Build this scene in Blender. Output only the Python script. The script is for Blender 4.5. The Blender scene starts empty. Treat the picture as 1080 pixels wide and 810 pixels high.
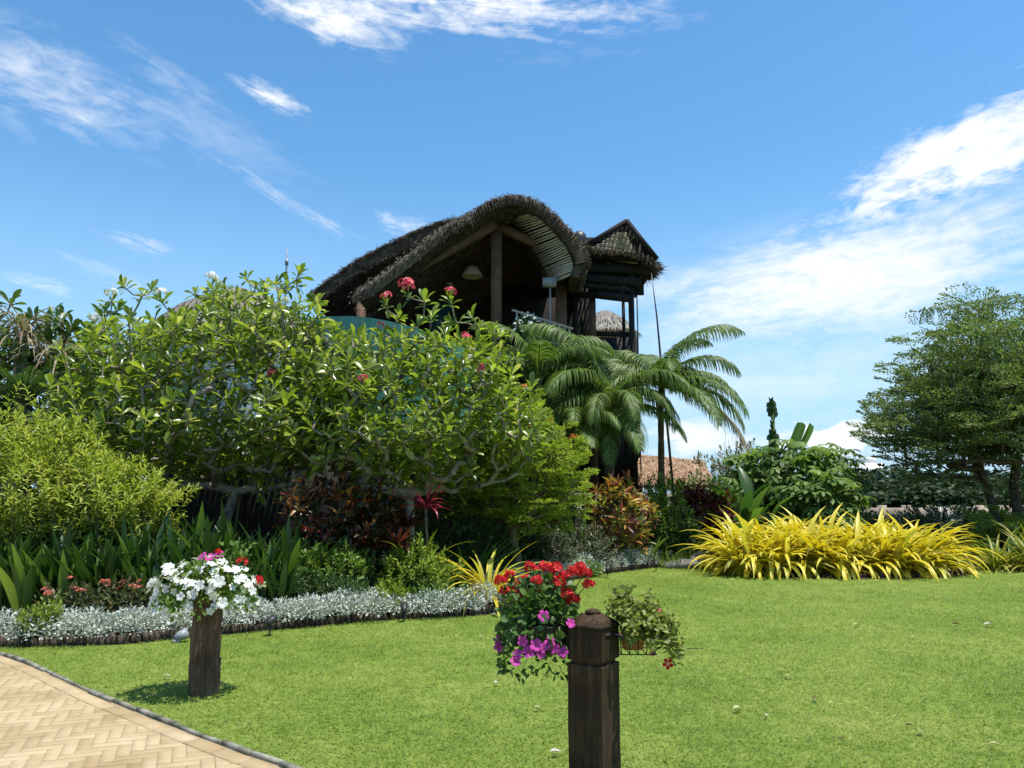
import bpy, math, random
import numpy as np
R = math.radians
rng = np.random.default_rng(7)
random.seed(7)
scene = bpy.context.scene
COL = scene.collection

# ------------------------------------------------------------------ camera
CAM_H, PITCH, FPX = 1.6, R(8.0), 816.0
cam_d = bpy.data.cameras.new('camera')
cam_d.sensor_width = 36.0
cam_d.lens = 36.0 * FPX / 1080.0
cam_d.clip_start = 0.05
cam_d.clip_end = 5000
cam = bpy.data.objects.new('camera', cam_d)
COL.objects.link(cam)
cam.location = (0, 0, CAM_H)
cam.rotation_euler = (R(90) + PITCH, 0, 0)
scene.camera = cam

# ------------------------------------------------------------------ light
SUN_EL = R(74)
SUN_H = np.array([0.94, -0.34])           # horizontal direction towards the sun
SUN = np.array([SUN_H[0] * math.cos(SUN_EL), SUN_H[1] * math.cos(SUN_EL), math.sin(SUN_EL)])
sun_d = bpy.data.lights.new('sun', 'SUN')
sun_d.energy = 4.4
sun_d.angle = R(0.5)
sun_d.color = (1.0, 0.95, 0.86)
sun = bpy.data.objects.new('sun', sun_d)
COL.objects.link(sun)
from mathutils import Vector
sun.rotation_euler = Vector(SUN).to_track_quat('Z', 'Y').to_euler()
sun.location = (10, -10, 30)

scene.view_settings.view_transform = 'Standard'
scene.view_settings.look = 'None'
scene.view_settings.gamma = 1.0
scene.view_settings.exposure = 0.6
scene.view_settings.use_curve_mapping = False
scene.cycles.max_bounces = 6
scene.cycles.diffuse_bounces = 3
scene.cycles.transmission_bounces = 4
scene.cycles.transparent_max_bounces = 8
scene.cycles.sample_clamp_indirect = 6


def ray(px, py):
    u, v = (px - 540.0) / FPX, (405.0 - py) / FPX
    c, s = math.cos(PITCH), math.sin(PITCH)
    return np.array([u, c - v * s, s + v * c])


def P(px, py, D):
    """point at ground distance D seen at photograph pixel (px,py)"""
    d = ray(px, py)
    return np.array([0, 0, CAM_H]) + d * (D / d[1])


def G(px, py, z=0.0):
    d = ray(px, py)
    return np.array([0, 0, CAM_H]) + d * ((z - CAM_H) / d[2])


def azel(px, py):
    d = ray(px, py)
    return math.atan2(d[0], d[1]), math.atan2(d[2], math.hypot(d[0], d[1]))


# ------------------------------------------------------------------ world
world = bpy.data.worlds.new('World')
scene.world = world
world.use_nodes = True
wt = world.node_tree
wt.nodes.clear()
WN, WL = wt.nodes.new, wt.links.new


def wmath(op, a, b=None, c=None, clamp=False):
    n = WN('ShaderNodeMath')
    n.operation = op
    n.use_clamp = clamp
    for i, v in enumerate((a, b, c)):
        if v is None:
            continue
        if isinstance(v, (int, float)):
            n.inputs[i].default_value = v
        else:
            WL(v, n.inputs[i])
    return n.outputs[0]


SKY_STRENGTH = 0.133
sky = WN('ShaderNodeTexSky')
sky.sky_type = 'NISHITA'
sky.sun_disc = False
sky.sun_elevation = SUN_EL
sky.sun_rotation = math.atan2(SUN_H[0], SUN_H[1])
sky.altitude = 0
sky.air_density = 1.15
sky.dust_density = 0.4
sky.ozone_density = 2.6
tc = WN('ShaderNodeTexCoord')
sep = WN('ShaderNodeSeparateXYZ')
WL(tc.outputs['Generated'], sep.inputs[0])
az_s = wmath('ARCTAN2', sep.outputs[0], sep.outputs[1])
hz = wmath('SQRT', wmath('ADD', wmath('MULTIPLY', sep.outputs[0], sep.outputs[0]),
                         wmath('MULTIPLY', sep.outputs[1], sep.outputs[1])))
el_s = wmath('ARCTAN2', sep.outputs[2], hz)
cmb = WN('ShaderNodeCombineXYZ')
WL(az_s, cmb.inputs[0])
WL(el_s, cmb.inputs[1])
# shared fine wisps
wisp = WN('ShaderNodeTexNoise')
wisp.inputs['Scale'].default_value = 34
wisp.inputs['Detail'].default_value = 8
wisp.inputs['Roughness'].default_value = 0.62
wisp.inputs['Distortion'].default_value = 0.5
wmap = WN('ShaderNodeMapping')
wmap.inputs['Scale'].default_value = (1, 2.4, 1)
wmap.inputs['Rotation'].default_value = (0, 0, R(16))
WL(cmb.outputs[0], wmap.inputs[0])
WL(wmap.outputs[0], wisp.inputs['Vector'])


def streak(px, py, la, lb, deg, dens, soft=0.55, seed=0.0, rough=0.62, ns=(1.7, 2.0), bias=0.0):
    """one cirrus streak: la, lb half sizes in photograph pixels, deg = tilt (down-right positive)"""
    a, e = azel(px, py)
    m = WN('ShaderNodeMapping')
    m.vector_type = 'TEXTURE'
    m.inputs['Location'].default_value = (a, e, 0)
    m.inputs['Rotation'].default_value = (0, 0, R(-deg))
    m.inputs['Scale'].default_value = (la / FPX, lb / FPX, 1)
    WL(cmb.outputs[0], m.inputs[0])
    ln = WN('ShaderNodeVectorMath')
    ln.operation = 'LENGTH'
    WL(m.outputs[0], ln.inputs[0])
    mr = WN('ShaderNodeMapRange')
    mr.interpolation_type = 'SMOOTHSTEP'
    mr.inputs[1].default_value = 0.0
    mr.inputs[2].default_value = 1.25
    mr.inputs[3].default_value = 1.0
    mr.inputs[4].default_value = 0.0
    WL(ln.outputs['Value'], mr.inputs[0])
    m2 = WN('ShaderNodeVectorMath')
    m2.operation = 'MULTIPLY_ADD'
    m2.inputs[1].default_value = (ns[0], ns[1], 1)
    m2.inputs[2].default_value = (seed, seed * 1.7, seed * 0.3)
    WL(m.outputs[0], m2.inputs[0])
    nz = WN('ShaderNodeTexNoise')
    nz.inputs['Scale'].default_value = 1.0
    nz.inputs['Detail'].default_value = 9
    nz.inputs['Roughness'].default_value = rough
    nz.inputs['Distortion'].default_value = 0.7
    WL(m2.outputs[0], nz.inputs['Vector'])
    # falloff + noise - threshold
    v = wmath('ADD', mr.outputs[0], wmath('MULTIPLY', nz.outputs[0], 2.5))
    v = wmath('ADD', v, wmath('MULTIPLY', wisp.outputs[0], 1.3))
    v = wmath('SUBTRACT', v, 2.42 - bias)
    v = wmath('DIVIDE', v, soft, clamp=True)
    v = wmath('MULTIPLY', v, mr.outputs[0])
    v = wmath('POWER', v, 1.15)
    return wmath('MULTIPLY', v, dens)


streaks = [
    streak(480, 2, 350, 50, 3, 1.35, 0.8, 1.0, bias=0.12),
    streak(345, 14, 130, 40, 9, 1.2, 0.8, 2.2, bias=0.12),
    streak(40, 84, 190, 62, 12, 0.95, 1.2, 3.1, bias=0.1),
    streak(170, 76, 120, 24, 18, 0.4, 1.3, 4.7),
    streak(292, 103, 74, 20, 17, 1.0, 0.8, 5.3),
    streak(290, 205, 100, 13, 26, 0.42, 0.9, 6.1, bias=0.12),
    streak(345, 235, 60, 10, 24, 0.35, 0.9, 6.9, bias=0.1),
    streak(1010, 168, 210, 60, -17, 1.55, 0.7, 7.7, bias=0.12),
    streak(1060, 150, 110, 50, -14, 1.2, 0.8, 8.1, bias=0.1),
    streak(918, 216, 50, 26, -25, 1.0, 0.7, 8.4, bias=0.05),
    streak(840, 298, 260, 66, -7, 1.15, 1.0, 9.2, bias=0.5),
    streak(960, 285, 210, 70, -10, 1.0, 1.0, 10.6, bias=0.42),
    streak(780, 400, 420, 90, -2, 0.42, 1.2, 11.3, bias=0.35),
    streak(875, 462, 90, 30, 4, 1.6, 0.35, 12.9, 0.5, (2.4, 1.2), bias=0.1),
    streak(730, 462, 80, 34, 0, 1.0, 0.6, 13.3, 0.5, bias=0.2),
    streak(150, 255, 60, 14, 8, 0.6, 0.8, 14.1),
    streak(110, 288, 70, 14, 14, 0.5, 0.8, 15.2),
    streak(45, 300, 60, 12, 8, 0.6, 0.8, 16.3),
    streak(425, 238, 56, 22, 12, 0.65, 0.8, 17.9),
    streak(200, 130, 200, 40, 16, 0.3, 1.0, 18.2, bias=0.1),
]
tot = streaks[0]
for s_ in streaks[1:]:
    # screen-like sum
    tot = wmath('SUBTRACT', wmath('ADD', tot, s_), wmath('MULTIPLY', wmath('MINIMUM', tot, 1.0), wmath('MINIMUM', s_, 1.0)))
tot = wmath('MULTIPLY', tot, 0.93)
tot = wmath('MINIMUM', tot, 0.95)
mixc = WN('ShaderNodeMix')
mixc.data_type = 'RGBA'
WL(tot, mixc.inputs[0])
hs = WN('ShaderNodeHueSaturation')
hs.inputs['Saturation'].default_value = 1.16
hs.inputs['Value'].default_value = 1.0
tint = WN('ShaderNodeMix')
tint.data_type = 'RGBA'
tint.blend_type = 'MULTIPLY'
tint.inputs[0].default_value = 1.0
tint.inputs[7].default_value = (0.84, 0.96, 0.98, 1)
WL(sky.outputs[0], tint.inputs[6])
WL(tint.outputs[2], hs.inputs['Color'])
# the moist, bluish-white air low over the horizon
hzn = WN('ShaderNodeMapRange')
hzn.interpolation_type = 'SMOOTHSTEP'
hzn.inputs[1].default_value = -0.02
hzn.inputs[2].default_value = 0.42
hzn.inputs[3].default_value = 0.85
hzn.inputs[4].default_value = 0.0
WL(el_s, hzn.inputs[0])
mixh = WN('ShaderNodeMix')
mixh.data_type = 'RGBA'
WL(hzn.outputs[0], mixh.inputs[0])
WL(hs.outputs[0], mixh.inputs[6])
mixh.inputs[7].default_value = (2.3, 3.65, 5.0, 1)
WL(mixh.outputs[2], mixc.inputs[6])
mixc.inputs[7].default_value = (5.3, 5.45, 5.65, 1)
bg = WN('ShaderNodeBackground')
bg.inputs['Strength'].default_value = SKY_STRENGTH
WL(mixc.outputs[2], bg.inputs['Color'])
wo = WN('ShaderNodeOutputWorld')
WL(bg.outputs[0], wo.inputs['Surface'])


# ------------------------------------------------------------------ object helpers
def props(o, label=None, cat=None, group=None, kind=None):
    if label:
        o['label'] = label
    if cat:
        o['category'] = cat
    if group:
        o['group'] = group
    if kind:
        o['kind'] = kind
    return o


def thing(name, label, cat, loc=(0, 0, 0), rotz=0.0, group=None):
    o = bpy.data.objects.new(name, None)
    o.empty_display_size = 0.2
    COL.objects.link(o)
    o.location = tuple(float(v) for v in loc)
    o.rotation_euler = (0, 0, rotz)
    return props(o, label, cat, group)


class MB:
    """collects numpy geometry, builds ONE mesh object"""

    def __init__(self):
        self.v, self.f, self.n, self.mi = [], [], 0, []

    def add(self, verts, faces, mi=0):
        verts = np.asarray(verts, float).reshape(-1, 3)
        for fa in (faces if isinstance(faces, list) else [faces]):
            fa = np.asarray(fa, np.int64)
            if fa.size:
                self.f.append(fa + self.n)
                self.mi.append(mi)
        self.v.append(verts)
        self.n += len(verts)

    def build(self, name, mats, parent=None, smooth=False, offset=None):
        me = bpy.data.meshes.new(name)
        V = np.concatenate(self.v) if self.v else np.zeros((0, 3))
        if offset is not None:
            V = V - np.asarray(offset)[None, :]
        loops = np.concatenate([f.ravel() for f in self.f])
        sizes = np.concatenate([np.full(f.shape[0], f.shape[1]) for f in self.f])
        mis = np.concatenate([np.full(f.shape[0], m) for f, m in zip(self.f, self.mi)])
        starts = np.concatenate([[0], np.cumsum(sizes)[:-1]])
        me.vertices.add(len(V))
        me.vertices.foreach_set('co', V.astype(np.float32).ravel())
        me.loops.add(len(loops))
        me.loops.foreach_set('vertex_index', loops.astype(np.int32))
        me.polygons.add(len(sizes))
        me.polygons.foreach_set('loop_start', starts.astype(np.int32))
        if not isinstance(mats, (list, tuple)):
            mats = [mats]
        for m in mats:
            me.materials.append(m)
        if len(mats) > 1:
            me.polygons.foreach_set('material_index', mis.astype(np.int32))
        if smooth:
            me.polygons.foreach_set('use_smooth', np.ones(len(sizes), bool))
        me.update(calc_edges=True)
        o = bpy.data.objects.new(name, me)
        COL.objects.link(o)
        if parent is not None:
            o.parent = parent
        return o

    # --- primitives
    def box(self, c, s, rotz=0.0, mi=0, M=None):
        x, y, z = [v / 2 for v in s]
        v = np.array([[-x, -y, -z], [x, -y, -z], [x, y, -z], [-x, y, -z], [-x, -y, z], [x, -y, z], [x, y, z], [-x, y, z]])
        if M is not None:
            v = v @ np.asarray(M).T
        elif rotz:
            cz, sz = math.cos(rotz), math.sin(rotz)
            v = v @ np.array([[cz, sz, 0], [-sz, cz, 0], [0, 0, 1]])
        self.add(v + np.asarray(c), np.array([[0, 3, 2, 1], [4, 5, 6, 7], [0, 1, 5, 4], [1, 2, 6, 5], [2, 3, 7, 6], [3, 0, 4, 7]]), mi)

    def beam(self, p0, p1, w, h, mi=0, up=(0, 0, 1)):
        p0, p1 = np.asarray(p0, float), np.asarray(p1, float)
        d = p1 - p0
        L = np.linalg.norm(d)
        d = d / L
        up = np.asarray(up, float)
        x = np.cross(d, up)
        if np.linalg.norm(x) < 1e-4:
            x = np.cross(d, [0, 1, 0])
        x /= np.linalg.norm(x)
        z = np.cross(x, d)
        M = np.stack([x, d, z], axis=1)
        self.box((p0 + p1) / 2, (w, L, h), M=M, mi=mi)

    def tube(self, pts, rad, sides=6, mi=0, cap=True):
        pts = np.asarray(pts, float)
        k = len(pts)
        rad = np.broadcast_to(np.asarray(rad, float), (k,))
        t = np.gradient(pts, axis=0)
        t /= np.linalg.norm(t, axis=1, keepdims=True) + 1e-9
        ref = np.array([0.13, 0.31, 0.94]) if abs(t[0, 2]) < 0.8 else np.array([0.95, 0.3, 0.05])
        x = np.cross(t, ref)
        x /= np.linalg.norm(x, axis=1, keepdims=True) + 1e-9
        y = np.cross(t, x)
        a = np.arange(sides) * 2 * math.pi / sides
        ring = x[:, None, :] * np.cos(a)[None, :, None] + y[:, None, :] * np.sin(a)[None, :, None]
        v = pts[:, None, :] + ring * rad[:, None, None]
        i = np.arange(k - 1)[:, None] * sides
        j = np.arange(sides)[None, :]
        j2 = (j + 1) % sides
        f = np.stack([i + j, i + j2, i + sides + j2, i + sides + j], axis=-1).reshape(-1, 4)
        faces = [f]
        if cap and sides == 4:
            faces.append(np.array([[3, 2, 1, 0], [(k - 1) * 4, (k - 1) * 4 + 1, (k - 1) * 4 + 2, (k - 1) * 4 + 3]]))
        elif cap:
            base = (k - 1) * sides
            faces.append(np.array([list(range(sides - 1, -1, -1)), [base + q for q in range(sides)]]))
        self.add(v.reshape(-1, 3), faces, mi)

    def lathe(self, c, prof, n=16, mi=0):
        prof = np.asarray(prof, float)
        a = np.arange(n) * 2 * math.pi / n
        v = np.stack([prof[:, 0:1] * np.cos(a), prof[:, 0:1] * np.sin(a), np.repeat(prof[:, 1:2], n, 1)], -1)
        k = len(prof)
        i = np.arange(k - 1)[:, None] * n
        j = np.arange(n)[None, :]
        j2 = (j + 1) % n
        f = np.stack([i + j, i + j2, i + n + j2, i + n + j], -1).reshape(-1, 4)
        self.add(v.reshape(-1, 3) + np.asarray(c), f, mi)

    def leaves(self, tm, pos, d, nrm, L, W, mi=0):
        tv, tf = tm
        pos, d, nrm = [np.asarray(a, float).reshape(-1, 3) for a in (pos, d, nrm)]
        n = len(pos)
        L = np.broadcast_to(np.asarray(L, float), (n,))
        W = np.broadcast_to(np.asarray(W, float), (n,))
        d = d / (np.linalg.norm(d, axis=1, keepdims=True) + 1e-9)
        x = np.cross(d, nrm)
        bad = np.linalg.norm(x, axis=1) < 1e-3
        x[bad] = np.cross(d[bad], [0.3, 0.7, 0.2])
        x /= np.linalg.norm(x, axis=1, keepdims=True) + 1e-9
        z = np.cross(x, d)
        m = len(tv)
        V = (pos[:, None, :] + x[:, None, :] * (tv[None, :, 0:1] * W[:, None, None])
             + d[:, None, :] * (tv[None, :, 1:2] * L[:, None, None])
             + z[:, None, :] * (tv[None, :, 2:3] * L[:, None, None]))
        off = (np.arange(n) * m)[:, None, None]
        self.add(V.reshape(-1, 3), [(f[None] + off).reshape(-1, f.shape[1]) for f in tf], mi)

    def blades(self, base, az, el, L, W, droop, segs=5, fold=0.15, power=1.4, mi=0, tip=0.08, belly=0.35):
        """arching strap leaves: el = starting elevation, droop = total fall of the angle"""
        base = np.asarray(base, float).reshape(-1, 3)
        n = len(base)
        az, el, L, W, droop = [np.broadcast_to(np.asarray(a, float), (n,)) for a in (az, el, L, W, droop)]
        s = np.linspace(0, 1, segs + 1)
        ang = el[:, None] - droop[:, None] * (s[None, :] ** power)
        ds = L[:, None] / segs
        am = (ang[:, 1:] + ang[:, :-1]) / 2
        hor = np.concatenate([np.zeros((n, 1)), np.cumsum(np.cos(am) * ds, 1)], 1)
        ver = np.concatenate([np.zeros((n, 1)), np.cumsum(np.sin(am) * ds, 1)], 1)
        hx, hy = np.cos(az)[:, None], np.sin(az)[:, None]
        c = base[:, None, :] + np.stack([hor * hx, hor * hy, ver], -1)
        w = np.where(s < belly, 0.55 + 0.45 * s / belly, 1 - (1 - tip) * ((s - belly) / (1 - belly)) ** 1.6)
        half = W[:, None] * w[None, :] / 2
        sx = np.stack([-hy, hx, np.zeros_like(hx)], -1)
        nz = np.stack([-np.sin(ang) * hx, -np.sin(ang) * hy, np.cos(ang)], -1)
        lft = c + sx * half[..., None] + nz * (half * fold * 2)[..., None]
        rgt = c - sx * half[..., None] + nz * (half * fold * 2)[..., None]
        if fold:
            V = np.stack([lft, c, rgt], 2)
            q = 3
        else:
            V = np.stack([lft, rgt], 2)
            q = 2
        k = segs + 1
        tf = []
        for i in range(segs):
            for j in range(q - 1):
                tf.append([i * q + j, i * q + j + 1, (i + 1) * q + j + 1, (i + 1) * q + j])
        tf = np.array(tf)
        off = (np.arange(n) * k * q)[:, None, None]
        self.add(V.reshape(-1, 3), (tf[None] + off).reshape(-1, 4), mi)


def tpl_oval(rows=((0, .07), (.22, .36), (.5, .5), (.78, .36)), droop=0.16, fold=0.10):
    v, f4, f3 = [], [], []
    for t, h in rows:
        z = -droop * t * t
        v += [(-h, t, z + fold * h), (0, t, z), (h, t, z + fold * h)]
    tip = len(v)
    v.append((0, 1, -droop))
    for i in range(len(rows) - 1):
        a, b = i * 3, (i + 1) * 3
        f4 += [[a, a + 1, b + 1, b], [a + 1, a + 2, b + 2, b + 1]]
    a = (len(rows) - 1) * 3
    f3 += [[a, a + 1, tip], [a + 1, a + 2, tip]]
    return np.array(v, float), [np.array(f4), np.array(f3)]


OVAL = tpl_oval()
LANCE = tpl_oval(((0, .05), (.3, .42), (.6, .5), (.85, .3)), 0.22, 0.2)
OBOV = tpl_oval(((0, .06), (.3, .26), (.62, .5), (.85, .4)), 0.2, 0.16)
SMALL = (np.array([(0, 0, 0), (-.5, .45, .05), (.5, .45, .05), (0, 1, -.1)], float), [np.array([[0, 2, 3, 1]])])
SMALLF = (np.array([(0, 0, 0), (-.5, .45, .08), (0, .5, 0), (.5, .45, .08), (0, 1, -.12)], float),
          [np.array([[0, 2, 1], [0, 3, 2], [1, 2, 4], [2, 3, 4]])])


def tpl_palmate(lobes=7):
    v, f = [(0, 0, 0)], []
    angs = np.linspace(-2.35, 2.35, lobes)
    for k, a in enumerate(angs):
        Lk = 1.0 - 0.28 * abs(a) / 2.35
        d = np.array([math.sin(a), math.cos(a)])
        s = np.array([d[1], -d[0]])
        b = len(v)
        for (t, h, z) in ((.35, .05, -.02), (.6, .17, -.08), (.8, .12, -.2)):
            p, q = d * t * Lk - s * h, d * t * Lk + s * h
            v.append((p[0], p[1], z))
            v.append((q[0], q[1], z))
        v.append((d[0] * Lk, d[1] * Lk, -.34))
        f += [[0, b + 1, b], [b, b + 1, b + 3], [b, b + 3, b + 2], [b + 2, b + 3, b + 5], [b + 2, b + 5, b + 4], [b + 4, b + 5, b + 6]]
    # webs between neighbouring lobes near the centre
    for k in range(lobes - 1):
        b, b2 = 1 + 7 * k, 1 + 7 * (k + 1)
        f.append([0, b2, b + 1])
    return np.array(v, float), [np.array(f)]


PALMATE = tpl_palmate()


def tpl_bloom(petals=5, width=.42, cup=.18, rows=3):
    v, f = [(0, 0, 0)], []
    for k in range(petals):
        a = 2 * math.pi * k / petals
        d, s = np.array([math.cos(a), math.sin(a)]), np.array([-math.sin(a), math.cos(a)])
        b = len(v)
        for t, h in ((.5, width), (.85, width * 1.05), (1.0, width * .5)):
            for sg in (-1, 1):
                p = d * t * .5 + s * h * sg * .5
                v.append((p[0], p[1], cup * math.sin(t * 2.2) * .5 + (0.02 if sg > 0 else -0.015)))
        f += [[0, b, b + 1], [b, b + 2, b + 3], [b, b + 3, b + 1], [b + 2, b + 4, b + 5], [b + 2, b + 5, b + 3]]
    return np.array(v, float), [np.array(f)]


BLOOM = tpl_bloom(5, .32, .25)
TRUMPET = tpl_bloom(5, .36, .5)


def unit(a):
    a = np.asarray(a, float)
    return a / (np.linalg.norm(a, axis=-1, keepdims=True) + 1e-9)


def rdir(n, zmin=-1, zmax=1, g=None):
    g = g or rng
    z = g.uniform(zmin, zmax, n)
    a = g.uniform(0, 2 * math.pi, n)
    r = np.sqrt(np.maximum(0, 1 - z * z))
    return np.stack([r * np.cos(a), r * np.sin(a), z], -1)


def copy_thing(o, loc, rotz=0.0, scale=1.0, label=None, group=None):
    c = o.copy()
    COL.objects.link(c)
    c.location = tuple(float(v) for v in loc)
    c.rotation_euler = (0, 0, rotz)
    c.scale = (scale,) * 3 if isinstance(scale, (int, float)) else scale
    if label:
        c['label'] = label
    if group:
        c['group'] = group
    for ch in list(o.children):
        k = ch.copy()
        COL.objects.link(k)
        k.parent = c
        for g_ in list(ch.children):
            q = g_.copy()
            COL.objects.link(q)
            q.parent = k
    return c


# ------------------------------------------------------------------ materials
def newmat(name):
    m = bpy.data.materials.new(name)
    m.use_nodes = True
    nt = m.node_tree
    nt.nodes.clear()
    return m, nt, nt.nodes.new, nt.links.new


def ramp(nt, cols, pos=None, interp='LINEAR'):
    r = nt.nodes.new('ShaderNodeValToRGB')
    r.color_ramp.interpolation = interp
    n = len(cols)
    pos = pos or [i / max(1, n - 1) for i in range(n)]
    el = r.color_ramp.elements
    while len(el) < n:
        el.new(0.5)
    for i in range(n):
        el[i].position = pos[i]
        el[i].color = (*cols[i], 1)
    return r


def leafmat(name, cols, pos=None, trans=0.35, rough=0.5, spec=0.35, tcol=1.5, patch=0.0, patch_scale=1.5, interp='LINEAR'):
    """leaf: colour varies leaf by leaf; light passes through"""
    m, nt, N, L = newmat(name)
    geo = N('ShaderNodeNewGeometry')
    r = ramp(nt, cols, pos, interp)
    if patch:
        nz = N('ShaderNodeTexNoise')
        nz.inputs['Scale'].default_value = patch_scale
        nz.inputs['Detail'].default_value = 3
        L(geo.outputs['Position'], nz.inputs['Vector'])
        mx = N('ShaderNodeMath')
        mx.operation = 'MULTIPLY_ADD'
        mx.inputs[1].default_value = patch * 2
        mx.inputs[2].default_value = -patch
        L(nz.outputs[0], mx.inputs[0])
        ad = N('ShaderNodeMath')
        ad.operation = 'ADD'
        ad.use_clamp = True
        L(geo.outputs['Random Per Island'], ad.inputs[0])
        L(mx.outputs[0], ad.inputs[1])
        L(ad.outputs[0], r.inputs[0])
    else:
        L(geo.outputs['Random Per Island'], r.inputs[0])
    p = N('ShaderNodeBsdfPrincipled')
    p.inputs['Roughness'].default_value = rough
    p.inputs['Specular IOR Level'].default_value = spec
    L(r.outputs[0], p.inputs['Base Color'])
    t = N('ShaderNodeBsdfTranslucent')
    mc = N('ShaderNodeMix')
    mc.data_type = 'RGBA'
    mc.blend_type = 'MULTIPLY'
    mc.inputs[0].default_value = 1
    mc.inputs[7].default_value = (tcol * 1.0, tcol * 1.05, tcol * 0.55, 1)
    L(r.outputs[0], mc.inputs[6])
    L(mc.outputs[2], t.inputs['Color'])
    mix = N('ShaderNodeMixShader')
    mix.inputs[0].default_value = trans
    L(p.outputs[0], mix.inputs[1])
    L(t.outputs[0], mix.inputs[2])
    o = N('ShaderNodeOutputMaterial')
    L(mix.outputs[0], o.inputs[0])
    return m


def petal(name, cols, trans=0.25, rough=0.6):
    return leafmat(name, cols, None, trans, rough, 0.2, 1.0)


def woodmat(name, cols, scale=(14, 14, 1.2), rough=0.8, bump=0.35, spec=0.25, noise=6.0, coords='Object'):
    """weathered wood with grain along local z"""
    m, nt, N, L = newmat(name)
    t = N('ShaderNodeTexCoord')
    mp = N('ShaderNodeMapping')
    mp.inputs['Scale'].default_value = scale
    L(t.outputs[coords], mp.inputs[0])
    n1 = N('ShaderNodeTexNoise')
    n1.inputs['Scale'].default_value = noise
    n1.inputs['Detail'].default_value = 8
    n1.inputs['Roughness'].default_value = 0.65
    n1.inputs['Distortion'].default_value = 0.8
    L(mp.outputs[0], n1.inputs['Vector'])
    n2 = N('ShaderNodeTexNoise')
    n2.inputs['Scale'].default_value = 4.5
    n2.inputs['Detail'].default_value = 4
    L(t.outputs[coords], n2.inputs['Vector'])
    ad = N('ShaderNodeMath')
    ad.operation = 'MULTIPLY_ADD'
    ad.inputs[1].default_value = 0.45
    L(n2.outputs[0], ad.inputs[0])
    sc = N('ShaderNodeMath')
    sc.operation = 'MULTIPLY'
    sc.inputs[1].default_value = 0.6
    L(n1.outputs[0], sc.inputs[0])
    L(sc.outputs[0], ad.inputs[2])
    r = ramp(nt, cols, [0.3 + 0.42 * i / max(1, len(cols) - 1) for i in range(len(cols))])
    L(ad.outputs[0], r.inputs[0])
    p = N('ShaderNodeBsdfPrincipled')
    p.inputs['Roughness'].default_value = rough
    p.inputs['Specular IOR Level'].default_value = spec
    L(r.outputs[0], p.inputs['Base Color'])
    b = N('ShaderNodeBump')
    b.inputs['Strength'].default_value = bump
    b.inputs['Distance'].default_value = 0.02
    L(n1.outputs[0], b.inputs['Height'])
    L(b.outputs[0], p.inputs['Normal'])
    o = N('ShaderNodeOutputMaterial')
    L(p.outputs[0], o.inputs[0])
    return m


def plainmat(name, cols, rough=0.7, spec=0.3, scale=8.0, bump=0.15, metallic=0.0, detail=6, dist=0.02):
    m, nt, N, L = newmat(name)
    geo = N('ShaderNodeNewGeometry')
    n1 = N('ShaderNodeTexNoise')
    n1.inputs['Scale'].default_value = scale
    n1.inputs['Detail'].default_value = detail
    n1.inputs['Roughness'].default_value = 0.6
    L(geo.outputs['Position'], n1.inputs['Vector'])
    r = ramp(nt, cols, [0.32 + 0.36 * i / max(1, len(cols) - 1) for i in range(len(cols))])
    L(n1.outputs[0], r.inputs[0])
    p = N('ShaderNodeBsdfPrincipled')
    p.inputs['Roughness'].default_value = rough
    p.inputs['Specular IOR Level'].default_value = spec
    p.inputs['Metallic'].default_value = metallic
    L(r.outputs[0], p.inputs['Base Color'])
    if bump:
        b = N('ShaderNodeBump')
        b.inputs['Strength'].default_value = bump
        b.inputs['Distance'].default_value = dist
        L(n1.outputs[0], b.inputs['Height'])
        L(b.outputs[0], p.inputs['Normal'])
    o = N('ShaderNodeOutputMaterial')
    L(p.outputs[0], o.inputs[0])
    return m


M = {}
M['bark_grey'] = plainmat('grey_bark', [(.10, .085, .065), (.24, .21, .17), (.34, .31, .26)], 0.85, 0.2, 9)
M['bark_dark'] = plainmat('dark_bark', [(.035, .028, .02), (.09, .07, .05), (.15, .12, .09)], 0.9, 0.15, 11)
M['twig'] = plainmat('twig', [(.07, .06, .035), (.16, .13, .08)], 0.85, 0.2, 12, 0.1)
M['stem_green'] = plainmat('green_stem', [(.05, .09, .02), (.10, .15, .04)], 0.6, 0.3, 9, 0.0)
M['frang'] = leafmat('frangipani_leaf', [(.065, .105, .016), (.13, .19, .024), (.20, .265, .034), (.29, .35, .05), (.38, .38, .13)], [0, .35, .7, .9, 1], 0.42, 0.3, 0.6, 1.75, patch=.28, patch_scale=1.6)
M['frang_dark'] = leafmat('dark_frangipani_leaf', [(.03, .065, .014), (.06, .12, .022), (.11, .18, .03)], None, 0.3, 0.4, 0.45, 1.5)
M['petal_white'] = petal('white_petal', [(.6, .6, .57), (.72, .71, .68), (.78, .78, .75)])
M['petal_red'] = petal('red_petal', [(.42, .008, .012), (.6, .015, .02), (.7, .04, .035)])
M['petal_pink'] = petal('pink_petal', [(.55, .03, .10), (.72, .08, .16), (.8, .25, .25)])
M['petal_magenta'] = petal('magenta_petal', [(.42, .02, .24), (.58, .05, .36), (.68, .14, .46)])
M['petal_orange'] = petal('orange_petal', [(.6, .12, .02), (.72, .22, .04)])
M['eye_yellow'] = petal('yellow_flower_eye', [(.75, .5, .05)])

# ================================================================== THE SETTING
def sheet(name, pts, z, mat, kind='structure'):
    me = bpy.data.meshes.new(name)
    me.from_pydata([(float(p[0]), float(p[1]), z) for p in pts], [], [list(range(len(pts)))])
    me.materials.append(mat)
    o = bpy.data.objects.new(name, me)
    COL.objects.link(o)
    o['kind'] = kind
    return o


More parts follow.
